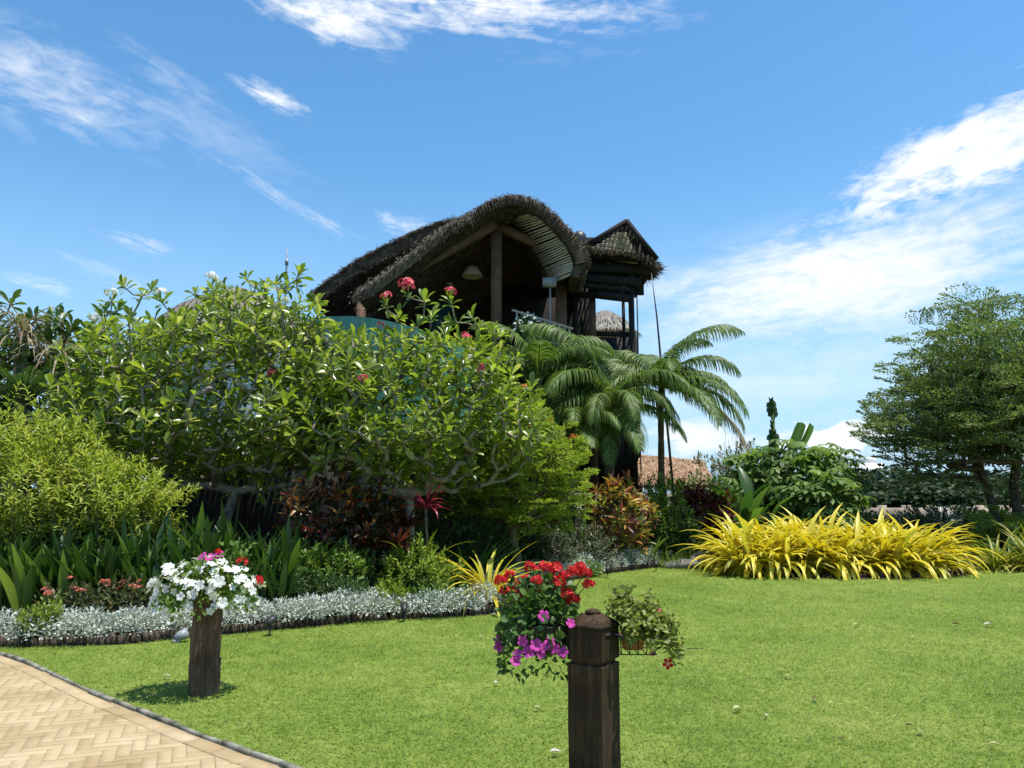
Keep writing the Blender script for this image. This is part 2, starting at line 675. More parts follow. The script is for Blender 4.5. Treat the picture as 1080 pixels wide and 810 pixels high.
def smooth_line(pts, n=8):
    """Catmull-Rom through 2-D points"""
    p = np.asarray(pts, float)[:, :2]
    p = np.vstack([2 * p[0] - p[1], p, 2 * p[-1] - p[-2]])
    out = []
    for i in range(1, len(p) - 2):
        for t in np.linspace(0, 1, n, endpoint=False):
            a, b, c, d = p[i - 1:i + 3]
            out.append(.5 * ((2 * b) + (-a + c) * t + (2 * a - 5 * b + 4 * c - d) * t * t + (-a + 3 * b - 3 * c + d) * t ** 3))
    out.append(p[-2])
    return np.array(out)


def in_poly(q, poly):
    x, y = q[:, 0], q[:, 1]
    ins = np.zeros(len(q), bool)
    j = len(poly) - 1
    for i in range(len(poly)):
        xi, yi = poly[i]
        xj, yj = poly[j]
        c = ((yi > y) != (yj > y)) & (x < (xj - xi) * (y - yi) / (yj - yi + 1e-12) + xi)
        ins ^= c
        j = i
    return ins


path_edge = smooth_line([G(-60, 672), G(-8, 688), G(35, 703), G(100, 733), G(155, 755), G(205, 775), G(255, 794), G(305, 812), G(390, 850), G(560, 960)])
bed_edge = smooth_line([G(-260, 690), G(-120, 687), G(-30, 684.5), G(60, 682), G(130, 680), G(200, 673), G(260, 667.5), G(330, 661), G(400, 655),
                        G(470, 651), G(522, 648), G(540, 640), G(548, 626), G(572, 616), G(604, 612), G(640, 605.5), G(672, 601), G(702, 598),
                        G(730, 596), G(752, 599), G(772, 605), G(800, 608), G(850, 610), G(920, 611), G(980, 610), G(1020, 607),
                        G(1034, 599), G(1060, 600), G(1120, 605), G(1300, 606)])
left_bed = bed_edge
path_poly = np.vstack([path_edge, [[-3, 0.5], [-12, 0.5], [-14, 8]]])
bed_poly = np.vstack([left_bed, [[30, 18], [30, 60], [-40, 60], [-40, 10]]])

M['ground'] = plainmat('dry_earth', [(.10, .085, .05), (.17, .15, .09), (.11, .14, .05)], 0.95, 0.1, 0.35, 0.1)
M['soil'] = plainmat('bed_soil', [(.018, .013, .009), (.045, .032, .022), (.08, .058, .038)], 0.95, 0.1, 7, 0.6)


def lawn_colour(nt, N, L, dark=1.0):
    geo = N('ShaderNodeNewGeometry')
    n1 = N('ShaderNodeTexNoise')
    n1.inputs['Scale'].default_value = 0.55
    n1.inputs['Detail'].default_value = 5
    n1.inputs['Roughness'].default_value = 0.6
    L(geo.outputs['Position'], n1.inputs['Vector'])
    n2 = N('ShaderNodeTexNoise')
    n2.inputs['Scale'].default_value = 5.5
    n2.inputs['Detail'].default_value = 4
    L(geo.outputs['Position'], n2.inputs['Vector'])
    a = N('ShaderNodeMath')
    a.operation = 'MULTIPLY_ADD'
    a.inputs[1].default_value = 0.38
    L(n2.outputs[0], a.inputs[0])
    b = N('ShaderNodeMath')
    b.operation = 'MULTIPLY'
    b.inputs[1].default_value = 0.64
    L(n1.outputs[0], b.inputs[0])
    L(b.outputs[0], a.inputs[2])
    c = N('ShaderNodeMath')
    c.operation = 'MULTIPLY_ADD'
    c.inputs[1].default_value = 0.24
    c.inputs[2].default_value = -0.12
    L(geo.outputs['Random Per Island'], c.inputs[0])
    s = N('ShaderNodeMath')
    s.operation = 'ADD'
    L(a.outputs[0], s.inputs[0])
    L(c.outputs[0], s.inputs[1])
    k = dark
    r = ramp(nt, [(.095 * k, .155 * k, .022 * k), (.155 * k, .225 * k, .036 * k), (.20 * k, .272 * k, .05 * k), (.28 * k, .315 * k, .082 * k), (.38 * k, .34 * k, .14 * k)], [.30, .44, .56, .70, .80])
    L(s.outputs[0], r.inputs[0])
    return r.outputs[0]


def make_lawn_mat():
    m, nt, N, L = newmat('lawn_turf')
    p = N('ShaderNodeBsdfPrincipled')
    p.inputs['Roughness'].default_value = 0.9
    p.inputs['Specular IOR Level'].default_value = 0.1
    L(lawn_colour(nt, N, L, 0.8), p.inputs['Base Color'])
    o = N('ShaderNodeOutputMaterial')
    L(p.outputs[0], o.inputs[0])
    return m


def make_blade_mat():
    m, nt, N, L = newmat('grass_blade')
    col = lawn_colour(nt, N, L, 1.0)
    p = N('ShaderNodeBsdfPrincipled')
    p.inputs['Roughness'].default_value = 0.55
    p.inputs['Specular IOR Level'].default_value = 0.25
    L(col, p.inputs['Base Color'])
    t = N('ShaderNodeBsdfTranslucent')
    mc = N('ShaderNodeMix')
    mc.data_type = 'RGBA'
    mc.blend_type = 'MULTIPLY'
    mc.inputs[0].default_value = 1
    mc.inputs[7].default_value = (1.5, 1.55, 0.9, 1)
    L(col, mc.inputs[6])
    L(mc.outputs[2], t.inputs['Color'])
    mix = N('ShaderNodeMixShader')
    mix.inputs[0].default_value = 0.4
    L(p.outputs[0], mix.inputs[1])
    L(t.outputs[0], mix.inputs[2])
    o = N('ShaderNodeOutputMaterial')
    L(mix.outputs[0], o.inputs[0])
    return m


M['lawn'] = make_lawn_mat()
M['blade'] = make_blade_mat()

g_ = sheet('ground', [(-900, -300), (900, -300), (900, 2500), (-900, 2500)], -0.004, M['ground'])
lawn_poly = [(-16, -4), (26, -4), (30, 8), (30, 24), (-16, 24)]
lw = sheet('lawn', lawn_poly, 0.0, M['lawn'])
soil = sheet('bed_soil', bed_poly, 0.004, M['soil'])
mortar = plainmat('paving_joint', [(.24, .185, .11), (.33, .26, .165)], 0.95, 0.1, 9, 0.3)
path = sheet('path', path_poly, 0.006, mortar)

# ---- herringbone pavers, clipped along the kerb
def make_paver_mat():
    m, nt, N, L = newmat('sandstone_paver')
    geo = N('ShaderNodeNewGeometry')
    r = ramp(nt, [(.30, .205, .11), (.37, .275, .155), (.42, .325, .19), (.47, .38, .24), (.34, .215, .125)], [0, .3, .6, .9, 1])
    n = N('ShaderNodeTexNoise')
    n.inputs['Scale'].default_value = 7
    n.inputs['Detail'].default_value = 8
    n.inputs['Roughness'].default_value = 0.7
    L(geo.outputs['Position'], n.inputs['Vector'])
    a = N('ShaderNodeMath')
    a.operation = 'MULTIPLY_ADD'
    a.inputs[1].default_value = 0.9
    a.inputs[2].default_value = -0.2
    L(n.outputs[0], a.inputs[0])
    b = N('ShaderNodeMath')
    b.operation = 'MULTIPLY_ADD'
    b.inputs[1].default_value = 0.5
    L(geo.outputs['Random Per Island'], b.inputs[0])
    L(a.outputs[0], b.inputs[2])
    L(b.outputs[0], r.inputs[0])
    n2 = N('ShaderNodeTexNoise')
    n2.inputs['Scale'].default_value = 1.6
    n2.inputs['Detail'].default_value = 4
    L(geo.outputs['Position'], n2.inputs['Vector'])
    rr = ramp(nt, [(.72, .68, .62), (1, 1, 1)], [.36, .56])
    L(n2.outputs[0], rr.inputs[0])
    mx = N('ShaderNodeMix')
    mx.data_type = 'RGBA'
    mx.blend_type = 'MULTIPLY'
    mx.inputs[0].default_value = 0.8
    L(r.outputs[0], mx.inputs[6])
    L(rr.outputs[0], mx.inputs[7])
    p = N('ShaderNodeBsdfPrincipled')
    p.inputs['Roughness'].default_value = 0.85
    p.inputs['Specular IOR Level'].default_value = 0.2
    L(mx.outputs[2], p.inputs['Base Color'])
    bm_ = N('ShaderNodeBump')
    bm_.inputs['Strength'].default_value = 0.4
    bm_.inputs['Distance'].default_value = 0.01
    L(n.outputs[0], bm_.inputs['Height'])
    L(bm_.outputs[0], p.inputs['Normal'])
    o = N('ShaderNodeOutputMaterial')
    L(p.outputs[0], o.inputs[0])
    return m


M['paver'] = make_paver_mat()


def edge_frame(q):
    d = np.linalg.norm(path_edge - q, axis=1)
    i = int(np.argmin(d))
    i = min(max(i, 1), len(path_edge) - 2)
    t = unit(path_edge[i + 1] - path_edge[i - 1])
    return path_edge[i], t, np.array([-t[1], t[0]])     # n points to the lawn


def clip_half(poly, o, n, lim):
    """keep the side where (p-o).n <= lim"""
    out = []
    for i in range(len(poly)):
        a, b = poly[i], poly[(i + 1) % len(poly)]
        da, db = (a - o) @ n - lim, (b - o) @ n - lim
        if da <= 0:
            out.append(a)
        if (da < 0) != (db < 0) and abs(da - db) > 1e-9:
            out.append(a + (b - a) * da / (da - db))
    return out


pv = MB()


def add_slab(poly, z0, z1):
    k = len(poly)
    z1 += random.uniform(-.0012, .0012)
    lo = np.array([(p[0], p[1], z0) for p in poly])
    hi = np.array([(p[0], p[1], z1) for p in poly])
    c = hi.mean(0)
    hi2 = c + (hi - c) * (1 - 0.006 / np.maximum(.03, np.linalg.norm(hi - c, axis=1, keepdims=True)))
    hi = hi.copy()
    hi[:, 2] -= .003
    side = [[i, (i + 1) % k, k + (i + 1) % k, k + i] for i in range(k)] + [[k + i, k + (i + 1) % k, 2 * k + (i + 1) % k, 2 * k + i] for i in range(k)]
    pv.add(np.vstack([lo, hi, hi2]), [np.array(side), np.array([[2 * k + i for i in range(k)]])])


BAND = 0.15                                    # border course along the kerb
bl, bw, gap = 0.24, 0.08, 0.003
ang = R(22)
ca, sa = math.cos(ang), math.sin(ang)
for i in range(-165, 165):
    for j in range(-75, 75):
        # herringbone lattice of 3:1 bricks (steps of one width)
        for kind in (0, 1):
            ox = i * bw + j * bl * 1.0
            oy = i * bw - j * bl * 1.0
            if kind == 0:
                x0, y0, x1, y1 = ox, oy, ox + bl, oy + bw
            else:
                x0, y0, x1, y1 = ox - bw + bw, oy + bw, ox + bw, oy + bw + bl
                x0, x1 = ox, ox + bw
            q = np.array([(x0 + gap, y0 + gap), (x1 - gap, y0 + gap), (x1 - gap, y1 - gap), (x0 + gap, y1 - gap)])
            q = q @ np.array([[ca, sa], [-sa, ca]]) + np.array([-5.5, 4.5])
            c = q.mean(0)
            if not (-9.5 < c[0] < -0.2 and 0.8 < c[1] < 8.4):
                continue
            o, t, n = edge_frame(c)
            if (c - o) @ n > 0.2 or abs((c - o) @ t) > 0.6:
                continue
            pl = clip_half([v for v in q], o, n, -BAND - .006)
            if len(pl) >= 3:
                a2 = abs(sum(pl[k][0] * pl[(k + 1) % len(pl)][1] - pl[(k + 1) % len(pl)][0] * pl[k][1] for k in range(len(pl)))) / 2
                if a2 > 0.0012:
                    add_slab(pl, 0.002, 0.012)
# border course: long slabs following the edge
cum = np.concatenate([[0], np.cumsum(np.linalg.norm(np.diff(path_edge, axis=0), axis=1))])


def at_edge(s):
    x = np.interp(s, cum, path_edge[:, 0])
    y = np.interp(s, cum, path_edge[:, 1])
    e = 0.05
    t = unit(np.array([np.interp(s + e, cum, path_edge[:, 0]) - np.interp(s - e, cum, path_edge[:, 0]),
                       np.interp(s + e, cum, path_edge[:, 1]) - np.interp(s - e, cum, path_edge[:, 1])]))
    return np.array([x, y]), t, np.array([-t[1], t[0]])


s = 0.1
while s < cum[-1] - .8:
    L_ = random.uniform(.28, .34)
    p0, t0, n0 = at_edge(s + .004)
    p1, t1, n1 = at_edge(s + L_ - .004)
    for (u0, u1) in ((-.045, -BAND),):
        add_slab([p0 + n0 * u1, p1 + n1 * u1, p1 + n1 * u0, p0 + n0 * u0], 0.002, 0.0125)
    s += L_
paving = pv.build('path_paving', M['paver'])
paving['kind'] = 'structure'
# kerb of grey stones, uneven
kb = MB()
s = 0.1
while s < cum[-1] - .6:
    L_ = random.uniform(.14, .42)
    p0, t0, n0 = at_edge(s + L_ / 2)
    w_ = random.uniform(.022, .045)
    h_ = random.uniform(.02, .034)
    kb.box((p0[0] + n0[0] * .0, p0[1] + n0[1] * .0, h_ / 2 + .0005), (L_ - .008, w_, h_), rotz=math.atan2(t0[1], t0[0]) + random.uniform(-.03, .03))
    s += L_
M['kerb'] = plainmat('kerb_stone', [(.08, .085, .055), (.19, .185, .14), (.36, .34, .28)], 0.85, 0.2, 6, 0.4)
kerb = kb.build('kerb', M['kerb'])
kerb['kind'] = 'structure'

# ---- short mown grass
def make_grass():
    n = 560000
    # density falls with distance so that far turf does not waste blades
    y = 2.6 + (19.5 - 2.6) * rng.random(n) ** 1.75
    x = (rng.random(n) * 2 - 1) * (1.0 + y * 0.80)
    q = np.stack([x, y], -1)
    keep = ~in_poly(q, path_poly) & ~in_poly(q, bed_poly)
    d = np.abs(q[:, None, :] - path_edge[None, ::6, :]).sum(-1).min(1) if False else None
    q = q[keep]
    n = len(q)
    far = q[:, 1]
    h = rng.uniform(.018, .042, n) * (1 + 0.02 * far)
    w = rng.uniform(.0026, .0048, n) * (0.75 + far * 0.10)
    az = rng.uniform(0, 2 * math.pi, n)
    lean = rng.uniform(.5, 1.3, n)
    d = np.stack([np.cos(az) * np.sin(lean), np.sin(az) * np.sin(lean), np.cos(lean)], -1)
    sd = np.stack([-np.sin(az), np.cos(az), np.zeros(n)], -1)
    b = np.stack([q[:, 0], q[:, 1], np.full(n, -.001)], -1)
    mid = b + d * (h * .6)[:, None]
    tip = b + d * h[:, None] + np.stack([np.cos(az), np.sin(az), -0.3 * np.ones(n)], -1) * (h * .25)[:, None]
    V = np.stack([b - sd * w[:, None] / 2, b + sd * w[:, None] / 2, mid + sd * w[:, None] * .45, mid - sd * w[:, None] * .45, tip], 1)
    off = (np.arange(n) * 5)[:, None]
    mb = MB()
    mb.add(V.reshape(-1, 3), [np.array([[0, 1, 2, 3]]) + off, np.array([[3, 2, 4]]) + off])
    o = mb.build('grass', M['blade'])
    props(o, 'short mown green grass covering the lawn', 'grass', None, 'stuff')


make_grass()

# ================================================================== THE THATCHED HOUSE
M['thatch'] = plainmat('weathered_thatch', [(.03, .023, .017), (.07, .055, .04), (.13, .105, .078)], 0.95, 0.1, 5, 0.9, dist=0.08)
M['straw'] = leafmat('loose_straw', [(.02, .015, .011), (.055, .042, .03), (.12, .095, .068), (.22, .18, .13)], None, 0.2, 0.85, 0.15, 1.0)
M['straw_grey'] = leafmat('grey_straw', [(.09, .08, .066), (.2, .18, .15), (.33, .3, .25), (.42, .385, .33)], None, 0.15, 0.85, 0.15, 1.0)
M['straw_roll'] = leafmat('old_grey_straw', [(.045, .036, .028), (.105, .088, .068), (.18, .155, .125), (.26, .23, .19)], None, .1, .85, .15, 1.0)
M['straw_tan'] = leafmat('tan_straw', [(.2, .165, .11), (.34, .28, .2), (.46, .4, .3)], None, .2, .85, .15, 1.0)
M['batten'] = woodmat('grey_batten', [(.035, .025, .017), (.085, .064, .045), (.17, .135, .10)], (3, 3, 3), .8, .1)
M['matting'] = leafmat('thin_matting', [(.12, .085, .05), (.17, .125, .08)], None, 0.35, 0.85, 0.15, 1.2)
M['beam'] = woodmat('brown_beam', [(.05, .03, .018), (.12, .072, .042), (.2, .125, .075)], (6, 6, 0.6), 0.75, 0.3)
M['board'] = woodmat('ceiling_board', [(.055, .036, .022), (.12, .08, .05), (.18, .125, .08)], (9, 0.7, 9), 0.8, 0.3)
M['burnt'] = woodmat('black_timber', [(.006, .006, .006), (.016, .015, .014), (.035, .032, .028)], (10, 10, 0.8), 0.8, 0.4)
M['bamboo'] = woodmat('bamboo_slat', [(.36, .3, .21), (.5, .43, .32), (.6, .53, .42)], (3, 3, 3), 0.7, 0.1)
M['teal'] = woodmat('turquoise_paint', [(.04, .15, .11), (.075, .24, .175), (.13, .31, .24)], (3, 3, .35), 0.6, 0.15, .3, 2.0)
M['teal_dark'] = plainmat('dark_teal_shutter', [(.012, .06, .06), (.02, .085, .08)], 0.5, 0.4, 2, 0.05)
M['wall_dark'] = woodmat('dark_board_wall', [(.012, .009, .007), (.026, .019, .014), (.042, .03, .022)], (8, 8, 0.8), 0.85, 0.3)
M['white_paint'] = plainmat('white_render', [(.62, .61, .58), (.72, .71, .69), (.78, .77, .75)], 0.8, 0.2, 2.5, 0.1)
M['metal_dark'] = plainmat('dark_metal', [(.02, .02, .02), (.05, .05, .048)], 0.45, 0.5, 9, 0.05)
M['metal_grey'] = plainmat('grey_metal', [(.2, .21, .22), (.33, .34, .35)], 0.45, 0.5, 9, 0.05)
M['white_flower'] = petal('balcony_flower', [(.6, .6, .58), (.78, .77, .74)])

house = thing('thatched_house', 'brown open gabled house with a sweeping shaggy thatched roof above the frangipani trees', 'house', P(470, 600, 24) * [1, 1, 0])
HO = np.array(house.location)
FD = 19.6


def profile(pix, D, n=6):
    """pixel list -> smooth 3-D curve at distance D (per point distance may be given)"""
    pts = np.array([P(a[0], a[1], a[2] if len(a) > 2 else D) for a in pix])
    p = np.vstack([2 * pts[0] - pts[1], pts, 2 * pts[-1] - pts[-2]])
    out = []
    for i in range(1, len(p) - 2):
        for t in np.linspace(0, 1, n, endpoint=False):
            a, b, c, d = p[i - 1:i + 3]
            out.append(.5 * ((2 * b) + (-a + c) * t + (2 * a - 5 * b + 4 * c - d) * t * t + (-a + 3 * b - 3 * c + d) * t ** 3))
    out.append(p[-2])
    return np.array(out)


def loft(mb, A, B, steps=10, mi=0, jit=0.0):
    """grid between two curves of equal length"""
    A, B = np.asarray(A), np.asarray(B)
    k = len(A)
    V = np.array([A + (B - A) * t for t in np.linspace(0, 1, steps + 1)])
    if jit:
        V = V + rng.normal(0, jit, V.shape)
    i = np.arange(steps)[:, None] * k
    j = np.arange(k - 1)[None, :]
    f = np.stack([i + j, i + j + 1, i + k + j + 1, i + k + j], -1).reshape(-1, 4)
    mb.add(V.reshape(-1, 3), f, mi)


def thick_roof(outer_f, inner_f, outer_b, inner_b, steps=10):
    mb = MB()
    loft(mb, outer_f, outer_b, steps, jit=0.03)
    loft(mb, inner_f, inner_b, steps, jit=0.005)
    loft(mb, outer_f, inner_f, 2, jit=0.02)
    loft(mb, outer_b, inner_b, 1)
    for e in (0, -1):
        loft(mb, np.stack([outer_f[e], outer_b[e]]), np.stack([inner_f[e], inner_b[e]]), 1)
    return mb


def fringe(mb, curve, n, L, W, mean_dir, spread=0.5, seed=1, rows=0.12):
    """loose straw along a curve"""
    g = np.random.default_rng(seed)
    t = g.random(n) * (len(curve) - 1)
    i = t.astype(int)
    fr = (t - i)[:, None]
    c = curve[i] * (1 - fr) + curve[np.minimum(i + 1, len(curve) - 1)] * fr
    c = c + g.normal(0, rows, (n, 3))
    md = np.asarray(mean_dir, float)
    if md.ndim == 2:
        md = md[i]
    d = unit(md + g.normal(0, spread, (n, 3)))
    mb.leaves(SMALL, c, d, rdir(n, -.4, 1, g), g.uniform(.5, 1.2, n) * L, g.uniform(.6, 1.4, n) * W)


# main vault: outer edge of the thatch, left eave to right curl
out_pix = [(376, 313), (396, 297), (430, 271), (462, 246), (490, 229), (520, 212), (545, 208), (570, 216), (592, 235), (610, 256), (619, 272), (617, 284), (611, 292)]
in_pix = [(380, 319), (401, 306), (434, 282), (466, 258), (494, 240), (522, 222), (545, 218), (566, 226), (585, 244), (600, 262), (607, 276), (605, 284), (601, 290)]
oF, iF = profile(out_pix, FD), profile(in_pix, FD)
BACK = np.array([0.25, 7.2, -0.35])
depth_ = np.interp(np.linspace(0, 1, len(oF)), [0, .6, .8, 1], [1, 1, .45, .16])[:, None]
oB, iB = oF + BACK * depth_, iF + BACK * depth_
rf = thick_roof(oF, iF, oB, iB, 12)
roof = rf.build('roof', M['thatch'], house, offset=HO)
st = MB()
tang = np.gradient(oF, axis=0)
down_left = unit(np.array([-.8, -.35, -.6]))
dirs = np.array([unit(t * (-1 if k < len(oF) * .52 else 1) * 0.9 + np.array([0, -.55, -.25])) for k, t in enumerate(unit(tang))])
mid = (oF + iF) / 2
fringe(st, oF[:int(len(oF) * .9)], 3000, .13, .018, dirs[:int(len(oF) * .9)], .4, 3, .03)
fringe(st, mid[:int(len(mid) * .5)], 1100, .13, .018, dirs[:int(len(mid) * .5)] + [0, 0, -.5], .45, 4, .04)
fringe(st, oF[int(len(mid) * .5):], 700, .12, .018, dirs[int(len(mid) * .5):] * .3 + [0, -.3, .1], .45, 44, .03)
k75 = int(len(oF) * .62)
fringe(st, ((oF + oB) / 2 + [0, -2.6, 0])[:k75], 1400, .22, .022, (dirs * [1, .1, 1] + [0, 0, .1])[:k75], .25, 5, .1)
st.build('loose_thatch', M['straw'], house, offset=HO)
# grey shaggy roll along the left eave
left_n = int(len(oF) * 0.36)
rl = MB()
roll = (oF[:left_n] * .45 + iF[:left_n] * .55) + [0, -.12, 0]
rr_ = np.interp(np.linspace(0, 1, left_n), [0, .12, .5, 1], [.07, .15, .14, .06])
rl.tube(roll, rr_, 10)
fringe(rl, roll + [0, -.08, .05], 4200, .14, .018, dirs[:left_n] * [1, 1, 1] + [0, -.25, -.4], .45, 6, .07)
rl.build('eave_roll', M['straw_roll'], house, offset=HO)

# battens standing out of the worn edge
rb = MB()
for t in np.linspace(.22, .86, 92):
    q_ = t * (len(oF) - 1)
    i = int(q_)
    f = q_ - i
    a = oF[i] * (1 - f) + oF[i + 1] * f
    b = iF[i] * (1 - f) + iF[i + 1] * f
    e = (a - b)
    rb.beam(b + [random.uniform(-.015, .015), -.05, 0], a + e * random.uniform(.02, .3) + [random.uniform(-.04, .03), -.06, 0], .035, .03)
rb.build('edge_batten', M['batten'], house, offset=HO)

# rear lower layer of the roof, stepping out to the left
o2 = profile([(326, 313), (345, 297), (372, 278), (400, 263), (430, 248), (458, 237), (480, 230)], 22.6)
i2 = profile([(330, 321), (350, 306), (378, 287), (405, 273), (434, 258), (462, 247), (484, 240)], 22.6)
b2 = np.array([.3, 4.5, -.3])
rf2 = thick_roof(o2, i2, o2 + b2, i2 + b2, 8)
lower = rf2.build('roof', M['thatch'], house, offset=HO)
lower['label'] = 'lower rear layer of thatch reaching out to the left'
st2 = MB()
d2 = np.array([unit(-t + np.array([0, -.4, -.2])) for t in unit(np.gradient(o2, axis=0))])
fringe(st2, o2, 2000, .15, .018, d2, .4, 8, .03)
fringe(st2, i2, 1400, .16, .018, d2 + [0, 0, -.7], .3, 9, .03)
st2.build('loose_thatch', M['straw'], house, offset=HO)

# open slats under the right-hand curl
sl = MB()
a_o = profile([(538, 216, 19.75), (556, 221, 19.75), (572, 232, 19.75), (586, 247, 19.75), (597, 262, 19.75), (604, 277, 19.75), (603, 290, 19.75)], 0, 8)
a_i = profile([(518, 228, 20.7), (532, 229, 20.7), (546, 240, 20.7), (560, 258, 20.7), (570, 274, 20.7), (577, 288, 20.7), (580, 299, 20.7)], 0, 8)
ts = np.linspace(0, 1, 40)
idx = ts * (len(a_o) - 1)
for q in idx:
    i = int(min(q, len(a_o) - 2))
    f = q - i
    p0 = a_i[i] * (1 - f) + a_i[i + 1] * f
    p1 = a_o[i] * (1 - f) + a_o[i + 1] * f
    sl.beam(p0 + [0, 0, random.uniform(-.02, .02)], p1 + [0, 0, random.uniform(-.02, .02)], .05, .03)
sl.build('slats', M['bamboo'], house, offset=HO)
# boarded soffit between slats and room
sf = MB()
b_i = profile([(428, 292, 22.4), (470, 266, 22.4), (505, 248, 22.4), (530, 246, 22.4), (550, 258, 22.4), (568, 282, 22.4), (578, 308, 22.4)], 0, 8)
a_i2 = profile([(398, 304, 20.2), (450, 268, 20.2), (500, 238, 20.2), (532, 229, 20.6), (556, 252, 20.7), (570, 274, 20.7), (580, 299, 20.7)], 0, 8)
loft(sf, a_i2, b_i, 4)
sf.build('soffit', M['board'], house, offset=HO)
# timbers
tb = MB()
tb.beam(P(396, 308, 20.3), P(522, 236, 20.3), .26, .30)
tb.beam(P(376, 330, 21.3), P(522, 247, 21.3), .24, .26)
tb.beam(P(522, 238, 20.6), P(575, 262, 20.6), .20, .22)
tb.beam(P(546, 248, 20.9), P(598, 276, 20.5), .3, .16)
tb.build('rafter', M['beam'], house, offset=HO)
ps = MB()
top, bot = P(523.5, 243, 20.6), P(523.5, 400, 20.6)
ps.box((top + bot) / 2, (.29, .29, top[2] - bot[2]))
ps.build('post', M['beam'], house, offset=HO)
for (px, w_, t_, b_, D_) in ((381, .24, 318, 380, 21.2), (592, .3, 292, 400, 21.4), (455, .16, 286, 380, 24.4)):
    q = MB()
    a, b = P(px, t_, D_), P(px, b_, D_)
    q.box((a + b) / 2, (w_, w_, a[2] - b[2]))
    q.build('post', M['beam'], house, offset=HO)
# back wall of the room, side walls, floor
wl = MB()
c0, c1 = P(372, 400, 26.3), P(604, 292, 26.3)
wl.box((c0 + c1) / 2, (c1[0] - c0[0], .2, c1[2] - c0[2]))
wl.box((P(372, 360, 24)[0] + .2, 24.0, P(372, 372, 24)[2]), (.18, 4.4, 1.2))
fl = P(360, 384, 20.8)
f2 = P(606, 384, 20.8)
wl.box(((fl[0] + f2[0]) / 2, 23.4, fl[2] - .15), (f2[0] - fl[0] + .3, 5.4, .3))
# ground storey below, hidden by the garden
wl.box(((fl[0] + f2[0]) / 2 - .3, 24.0, (fl[2] - .3) / 2), (f2[0] - fl[0] + .4, 4.2, fl[2] - .3))
wl.build('wall', M['wall_dark'], house, offset=HO)
sh = MB()
a, b = P(384, 315, 22.2), P(410, 345, 22.2)
sh.box((a + b) / 2, (b[0] - a[0], .06, a[2] - b[2]))
sh.build('shutter', M['teal_dark'], house, offset=HO)
sh = MB()
a, b = P(452, 330, 22.6), P(474, 352, 22.6)
sh.box((a + b) / 2, (b[0] - a[0], .06, a[2] - b[2] + .6))
sh.build('shutter', M['teal_dark'], house, offset=HO)
# turquoise curved parapet in front of the terrace
pp = MB()
top_c = profile([(300, 338, 20.6), (340, 334, 19.9), (380, 334, 19.4), (420, 341, 19.2), (455, 352, 19.3), (490, 366, 19.8), (515, 380, 20.6)], 0, 6)
bot_c = top_c.copy()
bot_c[:, 2] = 2.6
loft(pp, top_c, bot_c, 4)
inn = top_c + [0, .16, 0]
loft(pp, top_c, inn, 1)
loft(pp, inn, bot_c + [0, .16, 0], 4)
pp.build('parapet', M['teal'], house, smooth=False, offset=HO)
# balcony railing of bamboo poles right of the post
rg = MB()
for k, px in enumerate(np.linspace(545, 600, 12)):
    b0, t0 = P(px, 378 - .05 * (px - 545), 20.4), P(px + random.uniform(-.6, .6), 327 + .32 * (px - 545), 20.4)
    rg.tube([b0, t0], .022, 6)
rg.tube([P(540, 327, 20.4), P(604, 347, 20.4)], .032, 6)
rg.tube([P(540, 352, 20.4), P(604, 366, 20.4)], .026, 6)
rg.build('railing', M['bamboo'], house, offset=HO)

lamp = thing('pendant_lamp', 'straw basket lamp hanging under the dark gable of the house', 'lamp', P(498, 292, 21.8))
lm = MB()
lm.lathe((0, 0, 0), [(.03, .34), (.12, .3), (.22, .18), (.3, .05), (.31, 0), (.27, .0), (.19, .16), (.09, .27)], 14)
for k in range(5):
    z = .02 + k * .06
    lm.tube([(math.cos(a) * (.315 - z * .55), math.sin(a) * (.315 - z * .55), z) for a in np.linspace(0, 2 * math.pi, 15)], .012, 4)
lm.build('lamp_shade', M['bamboo'], lamp)
lc = MB()
lc.tube([(0, 0, .3), (0, 0, 1.15)], .012, 5)
lc.build('cord', M['metal_dark'], lamp)
lamp2 = copy_thing(lamp, P(470, 302, 22.6), 0, .8, 'smaller straw lamp deep in the shade left of the basket lamp')

fb = thing('loudspeaker', 'pale grey box speaker on a thin pole by the bamboo railing', 'speaker', P(580, 378, 20.1))
q = MB()
zt = P(580, 298, 20.1)[2] - P(580, 378, 20.1)[2]
q.box((0, 0, zt), (.36, .2, .22))
q.box((0, -.105, zt), (.28, .012, .16))
q.build('cabinet', M['metal_grey'], fb)
q = MB()
q.tube([(0, 0, -.2), (.02, 0, zt - .1)], .022, 6)
q.build('pole', M['metal_grey'], fb)

# flowering plant in front of the railing
bp = thing('balcony_plant', 'white flowered bushy plant on the balcony beside the bamboo railing', 'plant', P(556, 372, 20.0))
q = MB()
n = 260
pos = rdir(n, -.3, 1) * rng.uniform(.1, .42, n)[:, None] * [1, .8, 1.3] + [0, 0, .45]
q.leaves(OVAL, pos, unit(pos - [0, 0, .2] + rng.normal(0, .2, (n, 3))), rdir(n, .2, 1), rng.uniform(.1, .18, n), rng.uniform(.05, .08, n))
q.build('foliage', M['frang_dark'], bp)
q = MB()
n = 70
pos = rdir(n, 0, 1) * [.42, .4, .6] + [0, -.06, .45]
q.leaves(BLOOM, pos, unit(rng.normal(0, .4, (n, 3)) + [0, .3, .5]), rdir(n), .09, .09)
fo = q.build('blossom', M['white_flower'], bp)
fo['kind'] = 'stuff'

# ================================================================== BLACK TIMBER TOWER
tower = thing('timber_tower', 'black charred timber tower with a broken thatched cap right of the house', 'tower', P(645, 560, 22.5) * [1, 1, 0])
TO = np.array(tower.location)
TD = 22.5


